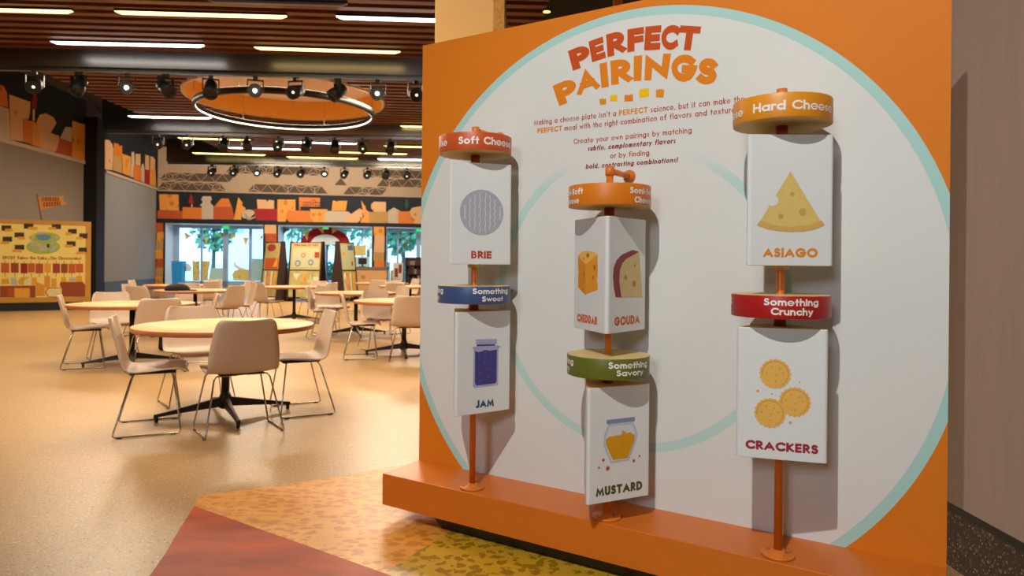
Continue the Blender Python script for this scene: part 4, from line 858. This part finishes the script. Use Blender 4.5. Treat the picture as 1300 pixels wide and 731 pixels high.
def picture(kind, mb, pl, idx):
    """flat printed picture: pl(x, z, layer)"""
    def poly(q, col, lay=0): mb.add([pl(x, z, lay) for x, z in q], [tuple(range(len(q)))], idx(col))
    def ell(x, z, rx, rz, col, lay=1, n=24): poly(arc(x, z, rx, rz, 0, 360, n)[:-1], col, lay)
    if kind == 'BRIE':
        ell(.003, 1.481, .1035, .1025, 'brie_gray', 0, 40)
        for x0, h in ((-.077, .028), (-.054, .062), (-.03, .078), (-.006, .09), (.02, .088), (.042, .075), (.064, .06), (.09, .03)):
            pts = [(x0+.003*math.sin(i*1.9+x0*90), 1.481-h+2*h*i/14) for i in range(15)]
            fill(mb, stroke(pts, .0017, 0, 9), lambda x, z: pl(x, z, 1), idx('brie_line'), .1)
    if kind == 'JAM':
        poly([(-.058, .705), (-.056, .870), (.078, .866), (.077, .702), (.070, .697), (-.050, .697)], 'jar_glass', 0)
        poly([(-.049, .865), (.069, .861), (.0685, .72), (.062, .708), (-.040, .707), (-.0485, .72)], 'jam', 1)
        poly([(-.040, .890), (.058, .886), (.058, .875), (-.040, .879)], 'jam_dark', 1); poly([(-.045, .914), (.0675, .910), (.0675, .8865), (-.045, .8905)], 'jar_lid', 2)
        poly([(-.0666, .880), (-.045, .883), (.07, .880), (.092, .8747), (.07, .862), (.03, .858), (.010, .864), (.004, .870), (-.002, .861), (-.03, .856), (-.048, .862)], 'jar_lid', 3)
        for x, z in ((-.0263, .83), (.0057, .8515), (.0385, .839), (.0038, .8075), (-.0216, .7654), (.0294, .7748), (.0533, .7626), (.0273, .7375), (-.0196, .728)): ell(x, z, .0028, .0028, 'jam_dot', 2, 8)
    if kind == 'GOUDA':
        poly([(-.0923, 1.1254), (-.107, 1.165), (-.1133, 1.2067), (-.108, 1.242), (-.0883, 1.269), (-.065, 1.284), (-.0422, 1.2941), (.0332, 1.3127), (.0861, 1.3065), (-.0215, 1.2733), (-.0612, 1.2343), (-.067, 1.19), (-.0499, 1.1241)], 'gouda_rind', 0)
        poly([(-.0499, 1.1241), (-.0671, 1.1924), (-.0612, 1.2343), (-.045, 1.258), (-.0215, 1.2733), (.0861, 1.3065), (.1157, 1.1205)], 'gouda', 1)
        ell(.0513, 1.2502, .006, .006, 'gouda_hole', 2); ell(-.0202, 1.2018, .01, .010, 'gouda_hole', 2); ell(.0469, 1.176, .015, .014, 'gouda_hole', 2)
    if kind == 'CHEDDAR':
        poly([(-.1039, 1.2898), (-.07, 1.3042), (-.0284, 1.3079), (.04, 1.303), (.0753, 1.2909), (-.034, 1.2528)], 'cheddar_top', 0)
        poly([(-.1039, 1.2898), (-.034, 1.2528), (-.0329, 1.1292), (-.1011, 1.1574), (-.1011, 1.21), (-.097, 1.222), (-.1035, 1.235)], 'cheddar_l', 0)
        poly([(.0753, 1.2909), (-.034, 1.2528), (-.0329, 1.1292), (.078, 1.153), (.077, 1.178), (.068, 1.19), (.077, 1.205)], 'cheddar_r', 0)
        for x, z, rx, rz in ((-.0116, 1.289, .013, .009), (-.0493, 1.276, .006, .006), (.05, 1.2403, .009, .012), (.0382, 1.2, .007, .009), (-.045, 1.214, .006, .011)): ell(x, z, rx, rz, 'cheddar_hole', 1)
    if kind == 'MUSTARD':
        poly([(-.055, .624), (.063, .622), (.078, .595), (.0836, .568), (.078, .545), (.0434, .4713), (-.0426, .4698), (-.075, .54), (-.0775, .556), (-.074, .585)], 'must_glass', 0)
        poly([(-.049, .616), (.057, .614), (.070, .59), (.0745, .568), (.070, .548), (.038, .478), (-.037, .477), (-.067, .54), (-.069, .556), (-.066, .582)], 'inside', 1)
        poly([(-.0669, .5655), (-.05, .575), (-.02, .577), (.002, .576), (.012, .586), (.0038, .594), (.022, .59), (.03, .582), (.05, .583), (.0698, .5696), (.0695, .549), (.0364, .482), (-.0327, .4813), (-.0655, .545)], 'mustard', 2)
        poly([(-.0636, .642), (.0698, .643), (.07, .6266), (-.0634, .6266)], 'must_lid', 2)
        for k in range(11): x = -.058+k*.0122; poly([(x, .641), (x+.001, .641), (x+.001, .628), (x, .628)], 'jar_lid', 3)
        for x, z, r in ((-.0767, .4863, .0065), (-.0969, .4587, .0045), (-.0557, .4511, .009), (.0675, .4671, .0065), (.0949, .4833, .0045)): ell(x, z, r, r, 'seed', 0, 14)
    if kind == 'ASIAGO':
        bite = arc(-.063, 1.4785, .0195, .0195, 50, -130, 10)
        poly([(-.0026, 1.5787), (.1, 1.4113), (.06, 1.392), (0, 1.385), (-.06, 1.392), (-.1027, 1.4096), (-.0766, 1.4553)]+bite[::-1]+[(-.0536, 1.4935)], 'asiago', 0)
        rim = [(.1167, 1.3948), (.08, 1.379), (.04, 1.3715), (.0007, 1.3704), (-.04, 1.3725), (-.08, 1.379), (-.1172, 1.3928)]
        poly([(-.1172, 1.3928), (-.1035, 1.4105), (-.06, 1.394), (0, 1.387), (.06, 1.394), (.1, 1.4105), (.107, 1.409)]+rim[:-1], 'asiago_rind', 1)
        for x, z, r in ((.0041, 1.5007, .0075), (.0399, 1.4389, .0125), (-.0344, 1.4236, .009)): ell(x, z, r, r, 'asiago_hole', 1)
    if kind == 'CRACKERS':
        for x, z in ((.0423, .7865), (-.0213, .8805), (-.0369, .744)):
            poly([(x+(.0505+.002*math.cos(20*a))*math.cos(a), z+(.0505+.002*math.cos(20*a))*math.sin(a)) for a in (2*PI*i/100 for i in range(100))], 'cracker', 0 if x > 0 else 2)
            L = 1 if x > 0 else 3
            fill(mb, stroke(arc(x, z, .0425, .0425, -60, 190, 30), .0011, 0, 9), lambda a, b: pl(a, b, L), idx('cracker_rim'), .1)
            for dx, dz in ((-.012, .023), (.014, .017), (-.028, .003), (.003, -.005), (.026, .004), (.001, -.026)): ell(x+dx, z+dz, .0023, .0023, 'cracker_dot', L, 8)
        for x, z, r in ((-.0772, .8172, .005), (.0569, .8555, .003), (-.031, .8104, .003), (.0289, .7149, .0055)): ell(x, z, r, r, 'crumb', 0, 10)
def rounded_tri(c, r, n=5):
    pts = []
    for k in range(3):
        a = 60+120*k; v = Vector((c*math.cos(R(a)), c*math.sin(R(a)))); ctr = v*(1-2*r/c)
        pts += [(ctr.x+r*math.cos(R(a-60+120*i/n)), ctr.y+r*math.sin(R(a-60+120*i/n))) for i in range(n+1)]
    return pts
def post(u, off, label, group, zs, heads, signs, text_ang):
    """zs: pole top;  heads: [(z0, z1, colour, lines, angle)];  signs: [(z0, z1, faces {slot: name}, angle)]"""
    P = DO+DT*u+DN*off+Vector((0, 0, ZS))
    t = thing('pairing_post', label, 'display post', P, -YAW)
    zz = lambda z: z-ZS
    MB().tube([(0, 0, .004), (0, 0, zs-ZS-.012)], .0145, 20).build('pole', M['pole_orange'], t)
    f = MB().lathe([(.058, 0), (.058, .008), (.055, .010), (.026, .010), (.0235, .022), (.0, .022)], 36)
    fl = f.build('base_flange', M['pole_orange'], t)
    s = MB()
    for k in range(4): a = R(45+90*k); s.lathe([(.0065, .010), (.0065, .0125), (0, .014)], 12, (.042*math.cos(a), .042*math.sin(a), 0))
    s.build('screw', M['pole_orange'], fl)
    arm = MB().tube([(0, 0, zs-ZS-.016), (0, off-.012, zs-ZS-.016)], .0125, 16); arm.tube([(0, 0, zs-ZS-.036), (0, 0, zs-ZS)], .0185, 20)
    arm.build('wall_arm', M['pole_orange'], t)
    ax = Matrix.Rotation(PI/2, 3, 'X')
    MB().lathe([(.0275, .0), (.0275, .008), (.018, .012), (.018, .022), (.0, .022)], 28, (0, off, zs-ZS-.016), axis=ax).build('wall_flange', M['pole_orange'], t)
    for (z0, z1, col, lines, ang) in heads:
        d = MB().lathe([(DRUM_R, zz(z0)), (DRUM_R, zz(z1))], 96, mi=0)
        d.v = d.v[:96*2]; d.f = d.f[:96]; d.m = d.m[:96]; d.s = d.s[:96]
        for z in (z0, z1):
            ring = [(DRUM_R*math.cos(2*PI*k/96), DRUM_R*math.sin(2*PI*k/96), zz(z)) for k in range(96)]; d.add(ring, [tuple(range(96))], 1)
        dr = d.build('category_drum', [mat('drum_'+col, col, .4, var=.02), M['cream_edge']], t, bevel=.002)
        for k in range(3):
            a0 = -90+ang+120*k
            for (s, zb, cap, wid) in lines:
                m = MB()
                pl = lambda x, y: ((DRUM_R+.001)*math.cos(R(a0)+x/DRUM_R), (DRUM_R+.001)*math.sin(R(a0)+x/DRUM_R), zz(zb)+y)
                # centre the line at its angle
                text(m, s, cap, lambda x, y: pl(x-wid/2, y), width=wid, w=.22, sub=.012, gap=.09)
                m.build('lettering', M['letter_white'], dr)
    for (z0, z1, faces, ang) in signs:
        p = MB().prism(rounded_tri(PR, .011), zz(z0), zz(z1), 0, False, 1)
        pr = p.build('rotating_sign', [M['white_paint'], M['cream_edge']], t, bevel=.0025)
        pr.rotation_euler = (0, 0, R(ang-90))
        # three faces: normals at 0, 120, 240 degrees in the sign's own frame
        for slot, name in faces.items():
            a = R(120*slot); ap = PR*.5; mx, my = math.cos(a), math.sin(a)
            pl = lambda x, z, lay=0: ((ap+.0006+.0004*lay)*mx-x*my, (ap+.0006+.0004*lay)*my+x*mx, zz(z))
            keys = list(PRINT); m = MB(); picture(name, m, pl, keys.index)
            used = sorted(set(m.m)); m.m = [used.index(i) for i in m.m]
            m.build('food_picture', [PRINT[keys[i]] for i in used], pr)
            x0, x1, zb, cap = {'BRIE': (-.0455, .0512, 1.2747, .0316), 'JAM': (-.0422, .0551, .6055, .0325), 'GOUDA': (-.0998, .0958, 1.0125, .0335), 'CHEDDAR': (-.1069, .0762, 1.0135, .0313), 'MUSTARD': (-.1096, .1095, .3463, .0333), 'ASIAGO': (-.0936, .0932, 1.2825, .030), 'CRACKERS': (-.1162, .118, .614, .0292)}[name]
            m = MB(); text(m, name, cap*1.08, lambda x, y: pl(x0+x, zb+y, 0), width=x1-x0, w=.265, gap=.09); m.build('lettering', mat('ink_'+name.lower(), INK[name], .6, var=0), pr)
        cl = MB().lathe([(.032, zz(z0)-.014), (.032, zz(z0))], 4, flat=True); cl.build('collar', M['cream_edge'], pr)
        # sleeve between sign and the drum above it
        MB().tube([(0, 0, zz(z1)), (0, 0, zz(z1)+.05)], .0215, 20).build('sleeve', mat('sleeve', '#A8420E', .4, var=.03), t)
def tl(*a): return a
post(-.073, .210, 'left post with the soft cheese drum and the brie and jam signs', None, 1.879,
     [(1.7495, 1.829, '#CA5624', [('Soft Cheese', 1.774, .0335, .284)], 57.7), (1.073, 1.1515, '#3F5482', [('Something', 1.1185, .0255, .194), ('Sweet', 1.0855, .0235, .111)], 66.5)],
     [(1.248, 1.7035, {0: 'BRIE'}, 54), (.580, 1.0375, {0: 'JAM'}, 67.5)], None)
post(.600, .2105, 'middle, lowest post with the semi-soft drum and the cheddar, gouda and mustard signs', None, 1.652,
     [(1.4845, 1.569, '#DE7C14', [('Semi-Soft', 1.529, .0245, .157), ('Cheese', 1.4935, .0245, .115)], 79), (.807, .8888, '#646E22', [('Something', .852, .0255, .188), ('Savory', .8235, .0235, .126)], 57)],
     [(.985, 1.440, {0: 'GOUDA', 2: 'CHEDDAR'}, 82), (.318, .771, {0: 'MUSTARD'}, 57.5)], None)
post(1.265, .2105, 'right post with the hard cheese drum and the asiago and crackers signs', None, 1.884,
     [(1.7515, 1.835, '#E2921A', [('Hard Cheese', 1.775, .0315, .3025)], 29.5), (1.074, 1.1525, '#B01C1C', [('Something', 1.1195, .0245, .184), ('Crunchy', 1.088, .0245, .139)], 24.7)],
     [(1.2535, 1.706, {0: 'ASIAGO'}, 31.5), (.5835, 1.038, {0: 'CRACKERS'}, 15.5)], None)

# ------------------------------------------------------------------ floor graphic under the display
fg = thing('floor_graphic', 'large vinyl floor graphic of red, orange and yellow cheese facets', 'floor graphic', (0, 0, 0))
spotted('vinyl_orange', '#E09A38', '#C9781C', 17, .38, .36, bump=.3, stretch=(1, 1.6, 1), soft=.12); spotted('vinyl_yellow', '#C89C26', '#9A7212', 22, .42, .34, bump=.25)
vr = mat('vinyl_red', '#B04012', .42, spec=.2, var=.34, scale=1.7, bump=.3, bscale=3, stretch=(1, 3, 1))
for nm, q, mt in (('red_facet', [(-1.61, 3.516), (-1.52, 3.14), (-1.47, 2.95), (-1.43, 2.756), (-1.22, 1.6), (.3, 2.234), (-.506, 2.775)], vr), ('orange_facet', [(-1.61, 3.516), (-.506, 2.775), (-.346, 3.076), (-.20, 3.35), (.2, 4.7), (-.777, 4.196), (-1.004, 4.011), (-1.449, 3.775), (-1.653, 3.666)], M['vinyl_orange']), ('yellow_facet', [(-.506, 2.775), (.3, 2.234), (1.4, 1.7), (1.4, 2.6), (-.20, 3.35), (-.346, 3.076)], M['vinyl_yellow'])):
    MB().prism(q, .0005, .003).build(nm, mt, fg)

# ------------------------------------------------------------------ tables and chairs
mat('shell', '#D0B8A0', .38, var=.02); mat('table_top', '#DEAC6C', .45, var=.05, scale=2); mat('table_edge', '#B56C42', .45, var=.1, scale=12)
def make_chair():
    t = thing('dining_chair', '', 'chair')
    prof = [(.235, .430, .195), (.225, .447, .215), (.19, .454, .232), (.10, .452, .243), (0, .444, .247), (-.09, .438, .248), (-.145, .445, .248), (-.18, .468, .249), (-.200, .51, .248), (-.215, .57, .246), (-.232, .64, .238), (-.250, .71, .226), (-.265, .77, .214), (-.274, .805, .203), (-.279, .826, .185), (-.2815, .834, .165)]
    n = len(prof); W = 13; top = []; bot = []
    for i, (y, z, hw) in enumerate(prof):
        a = Vector(prof[max(0, i-1)][:2]); b = Vector(prof[min(n-1, i+1)][:2]); tg = (b-a).normalized(); nr = Vector((tg.y, -tg.x))   # towards the sitter
        if nr.y < 0 and i < 6: nr = -nr
        back = min(1, max(0, (i-6)/5))
        for k in range(W):
            s = -1+2*k/(W-1); dish = (.016*(1-back)+.034*back)*abs(s)**2.2
            p = Vector((y, z))+nr*dish
            top.append((s*hw, p.x+nr.x*.006, p.y+nr.y*.006)); bot.append((s*hw, p.x-nr.x*.006, p.y-nr.y*.006))
    m = MB(); N = n*W; fs = []
    for i in range(n-1):
        for k in range(W-1):
            a = i*W+k; fs += [(a, a+1, a+W+1, a+W), (N+a, N+a+W, N+a+W+1, N+a+1)]
    rim = [k for k in range(W)]+[i*W+W-1 for i in range(1, n)]+[(n-1)*W+k for k in range(W-2, -1, -1)]+[i*W for i in range(n-2, 0, -1)]
    for a, b in zip(rim, rim[1:]+rim[:1]): fs.append((a, b, N+b, N+a))
    m.add(top+bot, fs, 0, True); m.build('shell', M['shell'], t)
    for s in (-1, 1):
        x = .175*s; X = .27*s
        pth = [(0, -.12, .424), (x*.8, -.12, .424), (x, -.124, .42), (x+.02*s, -.135, .405)]
        pth = [(x*.2, -.11, .426), (x, -.112, .424), (x+.02*s, -.125, .40), (X-.006*s, -.225, .05), (X, -.232, .018), (X, -.215, .008), (X, .18, .008), (X, .196, .018), (X-.004*s, .196, .05), (x+.025*s, .150, .395), (x, .142, .424), (x*.2, .142, .426)]
        m = MB().tube(pth, .0062, 8); o = m.build('sled_leg', M['chrome'], t)
        g = MB()
        for y in (-.19, .15): g.box(X-.009, X+.009, y-.018, y+.018, -.0, .006)
        g.build('glide', M['black'], o)
    MB().box(-.155, .155, -.135, .165, .426, .438).build('seat_bracket', M['black'], t, bevel=.004)
    return t
def make_table():
    t = thing('round_table', '', 'table')
    r = .685
    o = MB().lathe([(r-.03, .700), (r-.004, .704), (r, .71), (r, .738), (r-.002, .741)], 72, mi=1, caps=False).lathe([(0, .700), (r-.03, .700)], 72, mi=1).lathe([(0, .741), (r-.002, .741)], 72, mi=0)
    o.build('tabletop', [M['table_top'], M['table_edge']], t)
    m = MB().tube([(0, 0, .09), (0, 0, .68)], .032, 16).lathe([(.0, .682), (.2, .682), (.2, .700), (.0, .700)], 24).lathe([(.032, .06), (.05, .07), (.046, .16), (.032, .2)], 16); m.build('column', M['dark_bronze'], t)
    for k in range(4):
        a = R(90*k); c, s = math.cos(a), math.sin(a)
        m = MB(); rot = lambda x, y: (x*c-y*s, x*s+y*c)
        sec = [(.03, .026, .08, .155), (.28, .020, .062, .105), (.48, .017, .045, .068), (.52, .017, .035, .062)]
        vs = []
        for x, w, z0, z1 in sec:
            for y, z in ((-w, z0), (w, z0), (w*.7, z1), (-w*.7, z1)): q = rot(x, y); vs.append((q[0], q[1], z))
        fs = [(0, 1, 2, 3), (15, 14, 13, 12)]
        for i in range(3):
            for j in range(4): fs.append((i*4+j, i*4+(j+1) % 4, i*4+4+(j+1) % 4, i*4+4+j))
        m.add(vs, fs); q = rot(.5, 0); m.tube([(q[0], q[1], .0), (q[0], q[1], .05)], .014, 10); m.build('base_leg', M['dark_bronze'], t, bevel=.004)
    return t
chair0 = make_chair(); table0 = make_table(); nC = nT = 0
def chair(x, y, fx, fy, label):
    global nC
    o = chair0 if nC == 0 else copy_tree(chair0); nC += 1
    o.location = (x, y, 0); o.rotation_euler = (0, 0, math.atan2(-fx, fy)); tag(o, label, 'chair', 'white shell chairs around the round tables')
def table(x, y, rz, label):
    global nT
    o = table0 if nT == 0 else copy_tree(table0); nT += 1
    o.location = (x, y, 0); o.rotation_euler = (0, 0, rz); tag(o, label, 'table', 'round dining tables')
# front table
table(-2.32, 5.6, R(33), 'round wooden-topped table nearest the viewer, four chairs around it')
chair(-2.69, 5.16, .9, .43, 'white chair in left profile at the left of the nearest round table')
chair(-2.03, 5.13, -.57, .82, 'white chair seen from behind, in front of the nearest round table')
chair(-1.78, 5.81, -.88, -.47, 'white chair facing left at the right of the nearest round table')
chair(-2.80, 6.15, .58, -.72, 'white chair behind the nearest round table, half hidden by its top')
# left table
table(-4.55, 8.27, R(28), 'round wooden-topped table at left, second nearest')
chair(-5.04, 8.15, .87, .5, 'leftmost white chair of the hall, in profile at the left table')
chair(-4.02, 7.78, -.62, .78, 'white chair seen from behind, right front of the left table')
chair(-4.02, 8.75, -.9, -.45, 'white chair in profile at the far right of the left table')
chair(-5.10, 8.83, .6, -.8, 'white chair at the far side of the left table, behind its top')
# table with the cap
table(-5.65, 12.3, R(20), 'round reddish table with the black cap lying on it')
table(-7.2, 14.9, R(40), 'round table at far left, behind the one with the black cap')
chair(-6.62, 12.3, .95, .1, 'white chair left of the table with the black cap, turned toward it')
chair(-6.08, 11.5, .25, 1, 'white chair in front of the table with the black cap, seen from behind')
chair(-5.02, 12.1, -.85, .35, 'white chair at the right of the table with the black cap')
chair(-5.02, 12.75, -.8, -.5, 'white chair just behind the one right of the black-cap table')
chair(-6.1, 13.0, .4, -.9, 'white chair at the far side of the table with the black cap')
chair(-6.55, 14.6, -.8, .3, 'white chair between the black-cap table and the table behind it')
chair(-7.85, 14.7, 1, .2, 'white chair at the left of the far left table')
chair(-6.9, 15.6, -.3, -.9, 'white chair behind the far left table')
# middle tables
table(-4.61, 14.6, R(15), 'round table in the middle, in front of the display stands')
chair(-4.98, 14.05, .55, .85, 'white chair at the left front of the table before the display stands')
chair(-5.45, 14.9, .95, -.25, 'white chair in profile at the left of the table before the display stands')
chair(-3.96, 14.38, -.95, .35, 'white chair at the right of the table before the display stands')
chair(-4.4, 15.3, -.2, -1, 'white chair behind the table before the display stands')
table(-2.69, 11.9, R(22), 'round reddish table right of the middle aisle')
chair(-3.17, 11.58, .95, .12, 'white chair at the left of the reddish aisle table, in three-quarter view')
chair(-3.22, 12.4, .7, -.75, 'white chair at the far left of the reddish aisle table')
chair(-2.15, 12.35, -.75, -.65, 'white chair at the far right of the reddish aisle table')
table(-1.48, 9.5, R(12), 'round table beside the display panel, partly hidden by it')
chair(-1.98, 9.12, .97, .22, 'white chair in left profile at the table beside the display panel')
chair(-1.30, 8.95, -.12, 1, 'white chair seen from behind, touching the edge of the display panel')
chair(-1.90, 10.05, .55, -.85, 'white chair behind the table beside the display panel')
chair(-1.0, 10.0, -.6, -.8, 'white chair at the far right of the table beside the display panel')
table(-3.36, 17.8, R(10), 'small-looking far round table in front of the checkout counter')
table(-2.3, 15.6, R(30), 'round table near the panel edge, in front of the merchandise shelf')
chair(-3.25, 17.0, .0, 1, 'white chair in front of the far table by the checkout counter')
chair(-4.0, 17.6, .95, .2, 'white chair at the left of the far table by the checkout counter')
chair(-2.75, 18.2, -.8, -.6, 'white chair at the right of the far table by the checkout counter')
chair(-2.45, 14.9, .1, 1, 'white chair in front of the table before the merchandise shelf')
chair(-1.7, 15.3, -.6, .8, 'white chair at the right front of the table before the merchandise shelf')
chair(-2.7, 16.2, .5, -.9, 'white chair behind the table before the merchandise shelf')

# ------------------------------------------------------------------ loose things
mat('black_cloth', '#0D0D10', .8, var=.3, scale=20)
t = thing('cap', 'black cap lying on the round reddish table at left', 'cap', (-5.80, 11.95, .7415), R(10))
m = MB(); prof = [(.2, 0), (.2, .04), (.165, .085), (.1, .115), (0, .125)]; m.lathe(prof, 28); m.build('crown', M['black_cloth'], t)
m = MB(); m.prism([(.12, -.13)]+[(.12+.2*math.cos(R(a)), .13*math.sin(R(a))) for a in range(-80, 81, 16)]+[(.12, .13)], .0, .014); m.build('brim', M['black_cloth'], t, bevel=.004)
t = thing('backpack', 'black bag standing on the floor behind the nearest and left tables', 'bag', (-4.82, 9.75, 0), R(15))
m = MB(); m.hexa([(-.15, -.1, 0), (.15, -.1, 0), (.15, .1, 0), (-.15, .1, 0)], [(-.12, -.07, .55), (.12, -.07, .55), (.12, .08, .55), (-.12, .08, .55)]); m.build('body', M['black_cloth'], t, bevel=.04, bseg=3)
MB().box(-.11, .11, -.15, -.085, .05, .26).build('front_pocket', M['black_cloth'], t, bevel=.02); MB().tube([(-.05, 0, .54), (-.05, 0, .62), (.05, 0, .62), (.05, 0, .54)], .012).build('handle', M['black_cloth'], t)
